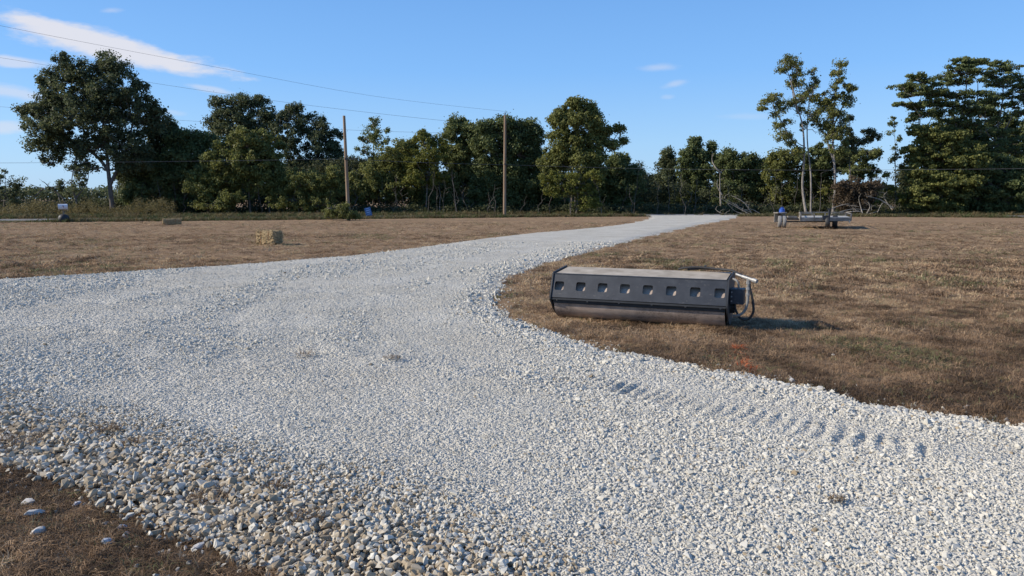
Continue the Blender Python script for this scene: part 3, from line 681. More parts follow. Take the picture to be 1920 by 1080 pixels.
tree('tree', 'left one of the two tall sparse trees behind the trailer', 75,
     [(1475, 115, 18, 10), (1490, 122, 14, 12), (1465, 130, 14, 8), (1494, 138, 10, 10), (1500, 158, 14, 12), (1524, 135, 8, 10), (1532, 152, 9, 10), (1450, 180, 16, 9), (1435, 190, 18, 8), (1458, 195, 14, 10), (1430, 203, 12, 5), (1512, 178, 18, 14), (1485, 192, 18, 10), (1530, 185, 14, 12),
      (1500, 205, 14, 8), (1520, 215, 14, 12), (1458, 235, 14, 10), (1478, 225, 10, 8), (1460, 255, 14, 10), (1482, 268, 14, 8), (1545, 195, 10, 8), (1490, 285, 18, 10), (1545, 240, 10, 12), (1522, 165, 10, 14), (1488, 150, 10, 12), (1470, 205, 10, 8), (1478, 250, 12, 10), (1530, 225, 10, 14), (1536, 205, 10, 10), (1470, 285, 14, 12), (1452, 215, 10, 8), (1508, 235, 8, 12)],
     [[(1512, 404), (1511, 350), (1508, 290), (1500, 230), (1492, 180), (1488, 130)], [(1520, 404), (1519, 330), (1515, 260), (1517, 200), (1524, 140)], [(1506, 290), (1482, 262), (1460, 220), (1445, 190)], [(1498, 210), (1486, 165), (1474, 122)]], 'olive', r0=.20, cr_=.5, dens=1.7, group=TG, nl=34, ls=.19, bark=M_bark2, depth=1.6, twig=.5)
tree('tree', 'right one of the two tall sparse trees behind the trailer', 74.5,
     [(1575, 122, 12, 10), (1568, 135, 12, 8), (1572, 150, 12, 8), (1588, 160, 12, 8), (1596, 168, 10, 6), (1560, 165, 10, 8), (1575, 180, 14, 8), (1560, 195, 14, 8), (1583, 195, 14, 8), (1550, 205, 12, 8), (1568, 215, 18, 10), (1556, 232, 14, 10), (1580, 225, 12, 8), (1548, 190, 8, 6), (1545, 175, 6, 5), (1570, 255, 16, 14), (1585, 275, 14, 14), (1545, 262, 8, 8), (1565, 180, 10, 10), (1590, 185, 9, 8), (1560, 250, 14, 14), (1578, 240, 12, 14), (1570, 285, 18, 14), (1556, 215, 12, 10), (1576, 135, 9, 9)],
     [[(1561, 404), (1563, 340), (1562, 270), (1565, 210), (1572, 160), (1576, 120)], [(1562, 300), (1552, 260), (1558, 220), (1548, 180)], [(1563, 235), (1582, 195), (1594, 170)]], 'olive', r0=.19, cr_=.5, dens=1.7, group=TG, nl=34, ls=.19, bark=M_bark2, depth=1.6, twig=.5)
tree('tree', 'broken topped ivy covered trunk right of the two tall sparse trees', 77,
     [(1594, 222, 5, 10), (1593, 245, 8, 10), (1597, 262, 12, 10), (1588, 270, 10, 12), (1608, 268, 12, 7), (1598, 285, 10, 14), (1632, 246, 16, 7), (1640, 256, 14, 7), (1628, 262, 12, 6), (1580, 295, 14, 14)],
     [[(1590, 404), (1592, 340), (1593, 270), (1594, 216)], [(1594, 290), (1612, 265), (1634, 250)]], 'dark', r0=.15, cr_=.38, dens=1.7, group=TG, nl=36, ls=.2)
tree('tree', 'bright pale green sapling tree right of the broken topped trunk', 79,
     [(1630, 285, 20, 8), (1640, 292, 14, 8), (1612, 298, 18, 12), (1625, 320, 26, 16), (1600, 325, 20, 16), (1648, 285, 8, 5)], [[(1618, 404), (1616, 340), (1622, 290)]], 'light', r0=.09, cr_=.45, dens=1.8, group=TG, nl=42, ls=.22)
tree('shrub', 'reddish brown dead leaved brush right of the trailer', 73.5,
     [(1600, 350, 30, 18), (1625, 362, 26, 20), (1585, 375, 22, 18), (1610, 385, 36, 16), (1640, 345, 16, 12), (1575, 350, 14, 12)], [[(1605, 404), (1608, 360)], [(1630, 404), (1626, 360)]], 'rust', r0=.06, cr_=.45, dens=2.0, cat='bush', group='bushes along the tree line', nl=44, ls=.19)
tree('shrub', 'yellow green bush among pale fallen branches', 75,
     [(1665, 325, 14, 10), (1650, 345, 18, 14), (1672, 355, 16, 14), (1690, 372, 16, 18), (1645, 375, 14, 10)], [[(1660, 404), (1662, 340)], [(1678, 404), (1676, 350)]], 'yellow', r0=.05, cr_=.42, dens=1.5, cat='bush', group='bushes along the tree line', nl=38, ls=.2)
tree('tree', 'thin wispy young tree in the sky gap left of the flat topped trees', 78,
     [(1676, 222, 10, 5), (1665, 230, 10, 5), (1680, 235, 10, 8), (1672, 248, 10, 6), (1684, 260, 8, 10), (1676, 275, 10, 8), (1683, 290, 10, 10), (1672, 300, 14, 10), (1692, 310, 14, 12), (1700, 280, 10, 8)], [[(1678, 404), (1677, 330), (1679, 270), (1677, 218)]], 'light', r0=.07, cr_=.35, dens=1.2, group=TG, nl=30, ls=.19)
# --- right group with flat layered crowns
tree('flat_crowned_tree', 'smaller flat topped tree on a pale straight trunk at right', 76,
     [(1715, 145, 26, 9), (1740, 155, 30, 9), (1695, 162, 24, 8), (1725, 172, 40, 10), (1755, 175, 24, 9), (1690, 180, 14, 6), (1745, 192, 30, 9), (1700, 195, 14, 6), (1765, 195, 20, 8), (1682, 196, 10, 5), (1712, 222, 12, 7), (1735, 212, 20, 8), (1715, 250, 10, 6), (1722, 200, 16, 7)],
     [[(1718, 404), (1720, 330), (1722, 250), (1727, 190), (1728, 155)], [(1723, 220), (1705, 190), (1692, 170)], [(1722, 255), (1738, 242), (1758, 205)]], 'mid', r0=.14, cr_=.55, dens=2.0, group=TG, flat=.4, depth=1.8, bark=M_pale, nl=50, ls=.22)
tree('flat_crowned_tree', 'large flat layered tree highest of the right hand group', 77,
     [(1808, 115, 24, 7), (1825, 120, 20, 8), (1790, 128, 26, 8), (1815, 135, 34, 9), (1775, 142, 18, 7), (1800, 152, 40, 10), (1775, 175, 30, 9), (1815, 178, 36, 10), (1790, 200, 40, 11), (1760, 215, 30, 10), (1830, 208, 30, 10), (1800, 228, 40, 12), (1775, 245, 30, 12), (1830, 240, 24, 12)],
     [[(1800, 404), (1802, 330), (1806, 250), (1810, 180), (1812, 120)], [(1804, 270), (1785, 220), (1772, 150)], [(1806, 240), (1830, 195), (1840, 150)]], 'mid', r0=.2, cr_=.6, dens=2.1, group=TG, flat=.42, depth=1.8, nl=46, ls=.21)
tree('flat_crowned_tree', 'flat layered tree reaching out of the photo at right', 78,
     [(1868, 118, 20, 6), (1880, 128, 28, 8), (1858, 140, 28, 9), (1895, 145, 24, 8), (1870, 155, 40, 9), (1910, 165, 30, 8), (1885, 178, 44, 10), (1850, 188, 24, 9), (1905, 195, 34, 9), (1940, 180, 30, 10), (1915, 212, 24, 8), (1855, 225, 20, 9), (1880, 248, 26, 10), (1900, 262, 30, 10), (1960, 210, 30, 12), (1940, 150, 24, 9), (1925, 285, 30, 12), (1870, 275, 34, 12)],
     [[(1872, 404), (1872, 330), (1874, 250), (1878, 190), (1880, 125)], [(1874, 260), (1898, 215), (1922, 170)], [(1873, 270), (1850, 245), (1845, 200)]], 'mid', r0=.2, cr_=.58, dens=1.9, group=TG, flat=.42, depth=1.8, nl=42, ls=.21)
tree('tree', 'broad green tree filling under the flat topped trees at right', 75,
     [(1740, 250, 34, 20), (1780, 262, 40, 22), (1725, 285, 30, 22), (1765, 300, 50, 28), (1815, 295, 44, 28), (1725, 325, 34, 24), (1775, 345, 50, 30), (1720, 365, 30, 26), (1755, 385, 50, 18)], [[(1762, 404), (1765, 340), (1768, 280)]], 'olive', r0=.17, cr_=.62, dens=2.5, group=TG, flat=.5)
tree('tree', 'dark spreading tree in the lower right of the tree line', 75.5,
     [(1850, 310, 44, 24), (1900, 320, 44, 26), (1830, 340, 40, 26), (1880, 355, 50, 30), (1820, 378, 44, 22), (1900, 385, 50, 20), (1945, 350, 40, 40), (1860, 385, 44, 16)], [[(1852, 404), (1856, 350), (1862, 310)], [(1910, 404), (1906, 340)]], 'mid', r0=.18, cr_=.7, dens=2.6, group=TG, flat=.5)
for (px, wd, hh_, lab) in ((1995, 60, 150, 'tree'), (-90, 70, 120, 'tree')):
    tree('tree', 'leafy tree just outside the ' + ('right' if px > 0 else 'left') + ' border of the photo', 80, [(px, 402-hh_, wd*.6, hh_*.25), (px, 402-hh_*.65, wd, hh_*.3), (px+10, 402-hh_*.3, wd, hh_*.3)], [[(px, 404), (px, 402-hh_)]], 'mid', r0=.2, dens=1.8, group=TG)
tree('shrub', 'low round bush at the foot of the leaning pole', 54.6, [(625, 400, 22, 12), (655, 404, 24, 9), (612, 408, 12, 7), (672, 408, 12, 7), (640, 393, 12, 10), (650, 388, 6, 8), (620, 393, 8, 8)], [[(630, 412), (628, 396)], [(655, 412), (657, 398)]], 'olive', r0=.03, cr_=.26, dens=2.2, cat='bush', nl=46, ls=.10, group='bushes along the tree line')

tree('tree', 'shadowy green tree filling behind the large flat layered trees', 84, [(1790, 235, 34, 26), (1840, 250, 36, 28), (1890, 235, 34, 26), (1850, 205, 30, 20), (1760, 265, 30, 24), (1910, 270, 34, 26), (1800, 280, 50, 26), (1870, 290, 50, 26)], [[(1835, 402), (1838, 320), (1840, 240)]], 'mid', r0=.16, cr_=.6, dens=1.65, group=TG)
tree('tree', 'dim green tree between the two tall sparse trees and behind them', 83, [(1540, 285, 24, 18), (1500, 300, 22, 16), (1580, 300, 24, 18), (1545, 312, 40, 20)], [[(1545, 402), (1545, 300)]], 'mid', r0=.1, cr_=.5, dens=1.8, group=TG)
# tangled brush closing the wood behind the trees
def thicket():
    cents = []
    for px0, px1, Y0, Y1, top, k in ((232, 680, 82, 96, 300, 1500), (640, 1200, 83, 96, 305, 1500), (1195, 1960, 82, 104, 342, 1100), (1680, 1960, 82, 90, 300, 600), (232, 1960, 76.5, 80, 388, 750), (10, 240, 77, 90, 380, 420)):
        px = rng.uniform(px0, px1, k); Yq = rng.uniform(Y0, Y1, k); zt = (372-top)*Yq/F+CAMH
        zt = zt*(.7+.5*vnoise(px*.02, Yq*0, 1, 5))
        cents.append(np.stack([(px-CX)/F*Yq, Yq, rng.uniform(.1, 1, k)**.8*zt], -1))
    c = np.concatenate(cents); V, T = leaves_np(c, rng.uniform(.5, 1.0, len(c)), 58, .26)
    V[:, 2] = np.maximum(V[:, 2], .02)
    o = link('thicket', np_mesh('thicket', V, np.arange(len(V)).reshape(-1, 4), tint=T), LM['brush'])
    tag(o, 'dark tangled brush under and behind the trees', kind='stuff')
thicket()
# weeds beyond the road at the left
k = 620; px = rng.uniform(-60, 330, k); Yq = rng.uniform(66, 74, k); Yq = np.where(px < 100, Yq-3, Yq)
c = np.stack([(px-CX)/F*Yq, Yq, rng.uniform(.1, 1, k)*(.5+1.1*vnoise(px*.03, Yq*0, 1, 3))], -1)
V, T = leaves_np(c, rng.uniform(.15, .5, k), 40, .12, 1.2); V[:, 2] = np.maximum(V[:, 2], .02)
LM['weed'] = leaf_mat('weed_leaves', (.09, .085, .035), (.22, .18, .08))
tag(link('roadside_weeds', np_mesh('roadside_weeds', V, np.arange(len(V)).reshape(-1, 4), tint=T), LM['weed']), 'yellow green weeds growing beyond the road at the left', kind='stuff')
# bare stems in the wood edge
mb = MB()
for k in range(90):
    px = random.choice([random.uniform(240, 1230), random.uniform(1230, 1950)]); Y_ = random.uniform(74, 79)
    a = at(px, 403, Y_); a[2] = 0; hgt = random.uniform(1.2, 4.5)
    w = wiggle(a, a+np.array([random.uniform(-.9, .9), 0, hgt]), 6, .12); r_ = random.uniform(.018, .05)
    mb.tube(w, [r_*(1-.12*j) for j in range(6)], 5, cap=False)
    for q in range(3):
        s0_ = w[random.randint(2, 5)]; mb.tube(wiggle(s0_, s0_+np.array([random.uniform(-.9, .9), random.uniform(-.3, .3), random.uniform(.1, .9)]), 4, .06), [.018, .014, .01, .006], 4, cap=False)
tag(mb.build('dead_stems', simple('dark_stem_bark', [(.06, .05, .042), (.11, .095, .08)])), 'thin bare stems standing along the edge of the wood', kind='stuff')
# far wood on the horizon
c = np.stack([rng.uniform(-330, 330, 2600), rng.uniform(300, 330, 2600), rng.uniform(.3, 1, 2600)*5.5], -1)
V, T = leaves_np(c, rng.uniform(1.8, 3.2, 2600), 40, 1.1); V[:, 2] = np.maximum(V[:, 2], .02)
tag(link('far_wood', np_mesh('far_wood', V, np.arange(len(V)).reshape(-1, 4), tint=T), LM['dark']), 'low distant line of woods on the horizon', kind='stuff')

# dead limbs
def limbs(name, label, Y, paths, r=.07, cat='dead branch', m=None, group=None):
    b0 = at(paths[0][0][0], 400, Y); base = np.array([b0[0], Y, 0]); mb = MB()
    for pth in paths:
        p3 = [at(px, py, Y)-base for px, py in pth[:]]
        for q in p3: q[1] += random.uniform(-.4, .4); q[2] = max(q[2], .03)
        cm = catmull([tuple(q) for q in p3], 4) if len(p3) > 2 else list(wiggle(p3[0], p3[1], 6, .05))
        n_ = len(cm); rr = r*random.uniform(.7, 1.1)
        mb.tube(cm, [rr*(1-.75*j/(n_-1)) for j in range(n_)], 6)
        for q in range(3):
            s0_ = cm[random.randint(n_//3, n_-1)]; mb.tube(wiggle(s0_, s0_+np.array([random.uniform(-.6, .6), random.uniform(-.3, .3), random.uniform(0, .6)]), 4, .05), [.02, .016, .012, .006], 4, cap=False)
    o = mb.mesh(name, True); ob = link(name, o, m or M_pale); ob.location = tuple(base); tag(ob, label, cat, group)
limbs('fallen_limbs', 'grey fallen limbs heaped beside the mouth of the driveway', 73, [[(1405, 402), (1375, 385), (1338, 365)], [(1410, 398), (1385, 388), (1352, 368)], [(1400, 404), (1380, 396), (1362, 380)], [(1412, 403), (1395, 380), (1372, 366)], [(1430, 403), (1410, 392), (1390, 396)], [(1380, 404), (1352, 400), (1342, 392)]], .055, 'branch pile')
limbs('fallen_limbs', 'pale bleached limbs heaped just right of the trailer', 70, [[(1672, 390), (1650, 375), (1632, 370), (1622, 368)], [(1668, 392), (1660, 372), (1656, 362)], [(1616, 400), (1614, 380), (1610, 368)], [(1646, 398), (1652, 382), (1662, 380)], [(1560, 392), (1585, 384), (1610, 388)], [(1600, 404), (1625, 401), (1648, 396)], [(1570, 398), (1600, 392), (1635, 394)], [(1624, 402), (1630, 388), (1626, 378)], [(1590, 398), (1610, 396), (1620, 402)]], .06, 'branch pile')
limbs('dead_branch', 'long bare crooked branch reaching left under the tallest oak', 72, [[(128, 402), (118, 380), (104, 360), (92, 354), (78, 352), (60, 345)], [(104, 361), (90, 350), (86, 341)], [(84, 353), (74, 358), (68, 366), (56, 374)]], .075, 'dead branch', M_bark)
limbs('dead_tree', 'bare grey snag with a bent top behind the driveway mouth', 80, [[(1352, 402), (1352, 360), (1351, 322)], [(1352, 324), (1342, 316), (1336, 302), (1335, 288)], [(1352, 365), (1344, 350), (1343, 338)]], .11, 'dead tree')

# ------------------------------------------------------------------ poles and wires
def pole(name, label, bot, top, Y, r=.14, fittings=True, group='wooden utility poles'):
    b3 = at(bot[0], bot[1], Y); b3[2] = 0; t3 = at(top[0], top[1], Y); root = empty(name, tuple(b3), label, 'utility pole', group)
    mb = MB(); d = t3-b3
    mb.tube([(0, 0, -.2), tuple(d*.33), tuple(d*.66), tuple(d)], [r*1.1, r, r*.9, r*.78], 14)
    mb.build('pole_shaft', M_pole, root, True)
    if fittings:
        ib = MB(); ib.lathe([(.02, -.12), (.03, 0), (.055, .03), (.05, .09), (.06, .12), (.03, .2)], tuple(d+np.array([0, 0, .05])), n=12); ib.build('insulator', M_dark, root, True)
    return root, t3, b3
poleA, tA, bA = pole('utility_pole', 'leaning bare wooden pole rising from a bush, left of centre', (654, 413), (645, 217), 55, .125, False)
poleB, tB, bB = pole('utility_pole', 'straight grey wooden pole with insulator on top, near centre', (946, 405), (947, 216), 67, .13)
poleC, tC, bC = pole('utility_pole', 'short far wooden pole left of the driveway mouth', (1190, 403), (1190, 357), 84, .13, False)
ab = MB(); zc = at(650, 298, 55)-bA; ab.box(tuple(zc+np.array([.35, -.16, 0])), (.9, .06, .07)); ab.box(tuple(zc+np.array([0, -.17, 0])), (.16, .08, .18)); ab.build('cable_bracket', M_dark, poleA)
ab = MB(); zc = at(947, 308, 67)-bB; ab.box(tuple(zc+np.array([0, -.17, 0])), (.14, .08, .16)); ab.build('cable_clamp', M_dark, poleB)
M_wire = simple('grey_wire', [(.10, .10, .11), (.16, .16, .17)], scale=3, rough=.6)
def wire(label, pts, r=.0075, group='overhead wires'):
    p3 = [at(px, py, Y) for (px, py, Y) in pts]; base = p3[0].copy()
    cm = catmull([tuple(p-base) for p in p3], 8); mb = MB(); mb.tube(cm, r, 6)
    ob = mb.build('overhead_wire', M_wire, None, True); ob.location = tuple(base); tag(ob, label, 'wire', group)
wire('highest wire crossing the sky down to the straight pole', [(-260, -12, 38), (0, 48, 44), (395, 124, 53), (700, 180, 60), (947, 209, 66.9)])
wire('second highest wire passing behind the tallest oak', [(-260, 72, 92), (0, 108, 93), (270, 153, 94), (560, 195, 95), (860, 229, 96), (1000, 238, 97)], .015)
wire('third wire crossing behind the oaks below the second', [(-260, 180, 98), (0, 200, 98), (300, 223, 98), (640, 243, 98), (860, 250, 98)], .015)
wire('long low cable between the poles and out to the right', [(-260, 304, 47), (0, 305.5, 49), (300, 303, 52), (650, 298, 54.8)], .010)
wire('low cable running from the leaning pole to the right edge', [(650, 298, 54.8), (800, 305, 61), (947, 309, 66.8), (1200, 316, 68), (1500, 319, 66), (1700, 318, 64), (1920, 316, 61), (2200, 310, 57)], .0105)

# ------------------------------------------------------------------ roller attachment
A = np.array(ground(1050, 592)); B = np.array(ground(1366, 612))
mid = (A+B)/2; dv = B-A; LEN = float(np.linalg.norm(dv)); ang = math.atan2(dv[1], dv[0])
# local axes: x along the drum, -y towards the camera
root = empty('roller_attachment', (mid[0], mid[1], 0), 'grey steel roller attachment with square holes lying on the dry grass', 'roller', rz=ang)
hl = LEN/2
M_drum, t, b = mat('scuffed_drum_steel')
c1, f1 = noise_mix(t, 3, [(.28, .215, .17), (.44, .35, .285), (.58, .48, .40)], detail=8, rough=.7, stretch=(1, 3, 3))
c2, f2 = noise_mix(t, 45, [(.045, .036, .034), (.22, .18, .155)], detail=4, pos=[.42, .52])
c3, f3 = noise_mix(t, 2.2, [(0, 0, 0), (1, 1, 1)], detail=3, pos=[.45, .62]); s3 = t.nodes.new('ShaderNodeSeparateColor'); t.links.new(c3, s3.inputs[0])
t.links.new(mixc(t, math_n(t, 'MULTIPLY', s3.outputs[0], .6), c1, c2), b.inputs['Base Color']); b.inputs['Roughness'].default_value = .6; b.inputs['Metallic'].default_value = .1
M_dust = simple('dusty_top_plate', [(.25, .205, .15), (.37, .315, .24), (.46, .40, .315)], scale=5, rough=.85, bump=.1)
mb = MB(); mb.lathe([(.25, -hl+.03), (.275, -hl+.018), (.275, hl-.018), (.25, hl-.03)], (0, -.032, .270), 'X', 64); mb.build('drum', M_drum, root, True)
sm = MB(); sm.box((0, -.2552, .155), (LEN-.04, .006, .004)); 
def curve_plate(loops, thick):
    cu = bpy.data.curves.new('plate', 'CURVE'); cu.dimensions = '2D'; cu.fill_mode = 'BOTH'; cu.extrude = thick/2
    for lp in loops:
        sp = cu.splines.new('POLY'); sp.points.add(len(lp)-1)
        for i, (x, y) in enumerate(lp): sp.points[i].co = (x, y, 0, 1)
        sp.use_cyclic_u = True
    tmp = bpy.data.objects.new('plate', cu); me = bpy.data.meshes.new_from_object(tmp)
    bpy.data.objects.remove(tmp); bpy.data.curves.remove(cu); return me
def rrect(cx, cy, w, h_, r, n=5):
    o = []
    for qx, qy, a0 in ((1, 1, 0), (-1, 1, 90), (-1, -1, 180), (1, -1, 270)):
        for k in range(n+1):
            a = R(a0+90*k/n); o.append((cx+qx*(w/2-r)+r*math.cos(a), cy+qy*(h_/2-r)+r*math.sin(a)))
    return o
# sloping front panel
pb = np.array([0, -.365, .305]); pt = np.array([0, -.250, .60]); pv = pt-pb; ph = float(np.linalg.norm(pv)); tilt = math.atan2(pv[2], pv[1])
loops = [[(-hl, 0), (hl, 0), (hl, ph), (-hl, ph)]]
for i in range(8): loops.append(rrect(-hl+LEN*(.042+i*.1315), ph*.50, .125, .118, .022))
me = curve_plate(loops, .010)
pn = link('front_panel', me, M_steel, root); pn.location = tuple(pb); pn.rotation_euler = (tilt, 0, 0)
fl = MB()
fl.box((0, -.243, .606), (LEN, .03, .014)); fl.build('top_flange', M_steel, root)
rb = MB(); rb.box((0, -.359, .286), (LEN, .018, .022)); rb.build('bottom_rail', M_dark, root)
sc_ = MB(); sc_.box((0, -.322, .262), (LEN-.02, .01, .075)); scr = sc_.build('scraper_bar', M_black, root)
for i in range(6):
    bo = MB(); bo.lathe([(.013, 0), (.013, .008), (.009, .012)], (0, 0, 0), 'Y', 6)
    x = -hl+LEN*(.03+i*.188); me = bo.mesh('bolt'); ob = link('bolt', me, M_chrome, scr); ob.location = (x, -.330, .268); ob.rotation_euler = (0, 0, math.pi)
# dusty top plate, rising to the back
tp = MB(); z0, z1, y0, y1 = .612, .655, -.227, .30; th = .008
tp.add([(-hl+.02, y0, z0), (hl-.02, y0, z0), (hl-.02, y1, z1), (-hl+.02, y1, z1), (-hl+.02, y0, z0-th), (hl-.02, y0, z0-th), (hl-.02, y1, z1-th), (-hl+.02, y1, z1-th)],
       [(0, 1, 2, 3), (4, 7, 6, 5), (0, 4, 5, 1), (1, 5, 6, 2), (2, 6, 7, 3), (3, 7, 4, 0)]); tp.build('top_plate', M_dust, root)
bk = MB(); bk.box((0, .33, .42), (LEN, .012, .44)); bk.box((0, .36, .6), (LEN*.5, .05, .05)); bk.box((0, .36, .25), (LEN*.5, .05, .05)); bk.build('back_frame', M_steel, root)
prof = [(-.375, .268), (-.382, .31), (-.266, .612), (-.235, .628), (.30, .672), (.345, .62), (.345, .22), (.20, .08), (.09, .03), (-.02, .02), (-.13, .05), (-.24, .13)]
for sgn in (-1, 1):
    me = curve_plate([prof], .018); ep = link('end_plate', me, M_dark, root); ep.rotation_euler = (math.pi/2, 0, math.pi/2); ep.location = (sgn*(hl+.012), 0, 0)
# motor housing on the near right end
mo = MB(); xr = hl+.021
mo.box((xr+.085, -.10, .405), (.165, .20, .19), bev=.008); mo.build('motor_housing', M_steel, root)
mh = MB(); mh.lathe([(.085, 0), (.085, .05), (.06, .06)], (xr, -.02, .26), 'X', 20); mh.build('bearing_cap', M_dark, root, True)
for k in range(3):
    q = MB(); q.lathe([(.010, 0), (.010, .008)], (0, 0, 0), 'Y', 6); ob = q.build('bolt', M_chrome, root); ob.location = (xr+.025, -.208, .46-.055*k)
def hose(name, pts, r, m, parent=root):
    cm = catmull(pts, 8); h_ = MB(); h_.tube(cm, r, 10); return h_.build(name, m, parent, True)
hs = hose('hydraulic_hose', [(xr+.03, -.16, .62), (xr+.08, -.19, .60), (xr+.10, -.19, .55), (xr+.10, -.17, .49)], .013, M_hose)
hs = hose('hydraulic_hose', [(xr+.215, -.22, .60), (xr+.215, -.22, .50), (xr+.215, -.22, .36), (xr+.19, -.21, .25), (xr+.13, -.20, .185), (xr+.05, -.17, .165)], .017, M_hose)
fb = MB()
for (za, zb, r_) in ((.60, .645, .020), (.57, .60, .024), (.53, .565, .017), (.50, .53, .023), (.455, .495, .016), (.43, .455, .024)): fb.lathe([(r_, za), (r_, zb)], (xr+.215, -.22, 0), 'Z', 6)
fb.build('pipe_fitting', M_chrome, root)
cp = MB(); cp.tube([(xr+.06, -.12, .675), (xr+.14, -.17, .655)], .014, 8); cp.tube([(xr+.14, -.17, .655), (xr+.27, -.25, .625)], .020, 8); cp.tube([(xr+.27, -.25, .625), (xr+.32, -.28, .612)], .027, 8); cp.build('quick_coupler', M_chrome, root, True)
hose('hydraulic_hose', [(xr+.22, -.16, .64), (xr+.23, -.15, .52), (xr+.27, -.15, .36), (xr+.28, -.15, .22), (xr+.22, -.15, .13), (xr+.13, -.15, .14), (xr+.08, -.14, .22), (xr+.05, -.12, .30)], .015, M_black)
hose('hydraulic_hose', [(xr+.20, -.10, .64), (xr+.10, 0, .66), (xr-.02, .12, .695), (xr-.2, .22, .70), (xr-.45, .27, .71), (xr-.62, .29, .695), (xr-.72, .31, .67)], .013, M_black)
hose('hydraulic_hose', [(xr+.12, .0, .62), (xr+.02, .10, .685), (xr-.15, .26, .69), (xr-.40, .30, .69), (xr-.60, .31, .67)], .013, M_black)
cl = MB(); cl.box((xr-.37, .285, .71), (.02, .05, .05)); cl.build('hose_clamp', M_dark, root)

# ------------------------------------------------------------------ trailer
M_galv = simple('weathered_grey_steel', [(.11, .098, .083), (.21, .19, .16), (.33, .30, .26)], scale=4, rough=.7)
M_tire = simple('dusty_tyre', [(.13, .125, .118), (.21, .205, .195), (.28, .27, .255)], scale=12, rough=.9)
M_wood = simple('grey_deck_boards', [(.25, .23, .20), (.38, .36, .32), (.5, .47, .42)], scale=3, rough=.9, stretch=(.4, 4, 4))
M_blue = simple('blue_plastic', [(.02, .07, .32), (.03, .11, .45)], scale=8, rough=.4)
YT = 41.0; k_ = YT/F
tb0 = ground(1520, 426); tb0 = (at(1520, 426, YT)[0], YT)
tr = empty('flatbed_trailer', (tb0[0], YT, 0), 'low grey flatbed trailer parked on the dry grass at right', 'trailer')
def tx(px, Y=YT): return (px-CX)/F*Y*1.0 - tb0[0]
def tz(py, Y=YT): return at(1500, py, Y)[2]
def wheel(x, y, r=.32, w=.2, m=M_tire, rz=0):
    t_ = MB(); t_.lathe([(r*.6, -w*.45), (r*.92, -w*.5), (r, -w*.3), (r, w*.3), (r*.92, w*.5), (r*.6, w*.45)], (0, 0, 0), 'X', 28); o = t_.build('wheel', m, tr, True)
    rm = MB(); rm.lathe([(r*.58, -w*.38), (r*.5, -w*.15), (r*.2, -w*.12), (r*.2, w*.12), (r*.5, w*.15), (r*.58, w*.38)], (0, 0, 0), 'X', 20); q = rm.build('rim', M_galv, o, True)
    o.location = (x, y, r-.01); o.rotation_euler = (0, 0, rz); return o
wheel(tx(1460.5, 41.3), .3, .33, .19, rz=R(-17)); wheel(tx(1469, 41.2), .2, .33, .19, rz=R(-17))
wheel(tx(1553, 39.5), -1.3, .36, .22, M_black, R(-24)); wheel(tx(1568, 39.8), -.9, .35, .26, M_black, R(-24))
fm = MB()
xl = tx(1476); xr_ = tx(1590)
fm.box(((tx(1477)+tx(1552))/2, .2, tz(411)), (tx(1552)-tx(1477), .10, .10)); fm.box(((tx(1512)+tx(1552))/2, -.6, tz(414)), (tx(1552)-tx(1512), .08, .08))
fm.box((tx(1505), .9, tz(410)), (.09, 2.4, .12)); fm.box((tx(1558), .2, tz(412)), (.09, 3.0, .12))
fm.box(((tx(1455)+tx(1575))/2, .45, .33), (tx(1575)-tx(1455), .08, .08))
fm.build('chassis', M_galv, tr)
dk = MB(); x0, x1 = tx(1497), tx(1590); KX = .37
for i in range(19): dk.box(((x0+x1)/2+KX*(-1.3+i*.2), -1.3+i*.2, tz(407)), (x1-x0-.1, .19, .045))
dk.build('deck', M_wood, tr)
rl = MB(); zb, zt = tz(409.5), tz(399.5)
for yy in (-1.4, 2.4):
    o_ = KX*yy
    rl.box(((x0+x1)/2+o_, yy, zb-.02), (x1-x0, .06, .17))
    if yy < 0: rl.box(((x0+tx(1518))/2+o_, yy, zt), (tx(1518)-x0, .05, .055)); rl.box(((tx(1553)+x1)/2+o_, yy, zt-.02), (x1-tx(1553), .05, .04))
    else: rl.box(((x0+x1)/2+o_, yy, zt), (x1-x0, .05, .05))
    for q in (x0+.03, x1-.03): rl.box((q+o_, yy, (zb+zt)/2), (.075, .065, zt-zb+.05))
    for q in (x0+.75, x0+1.5): rl.box((q+o_, yy, (zb+zt)/2), (.05, .05, zt-zb))
for q in (x0+.02, x1-.02):
    for zz, r_ in ((zt-.01, .028), (zb-.02, .05)): rl.tube([(q-KX*1.37, -1.37, zz), (q+KX*2.37, 2.37, zz)], r_, 4)
rl.build('side_rail', M_galv, tr)
jk = MB(); jk.box((tx(1552, 39.5), -1.5, tz(402)), (.09, .09, .62)); jk.box((tx(1552, 39.5), -1.5, tz(391)), (.22, .05, .05)); jk.box((tx(1545, 39.5), -1.48, tz(407)), (.3, .07, .22)); jk.build('jack_post', M_dark, tr)
fd = MB(); fd.box((tx(1469), .7, tz(399.5)), (.52, .7, .05), bev=.01); fd.box((tx(1467), .95, tz(408)), (.36, .06, .42))
fd.box((tx(1475.5), .72, tz(407)), (.20, .12, .50), bev=.03); 
fd.build('fender', M_galv, tr)
tg_ = MB(); tg_.box((tx(1488), .5, tz(408.5)), (.62, .35, .06)); tg_.box((tx(1484), .1, tz(406.5)), (.5, .2, .09)); tg_.build('step_plate', M_galv, tr)
rf = MB(); rf.box((x1-.12-KX*1.4, -1.44, zb-.12), (.07, .03, .12)); rf.build('reflector', simple('amber_reflector', [(.5, .45, .35), (.6, .5, .4)], rough=.3), tr)
bl = empty('blue_water_jug', (at(1466, 400, 41.9)[0], 41.9, tz(401, 41.9)), 'blue plastic jug standing on the left wheel guard of the trailer', 'jug')
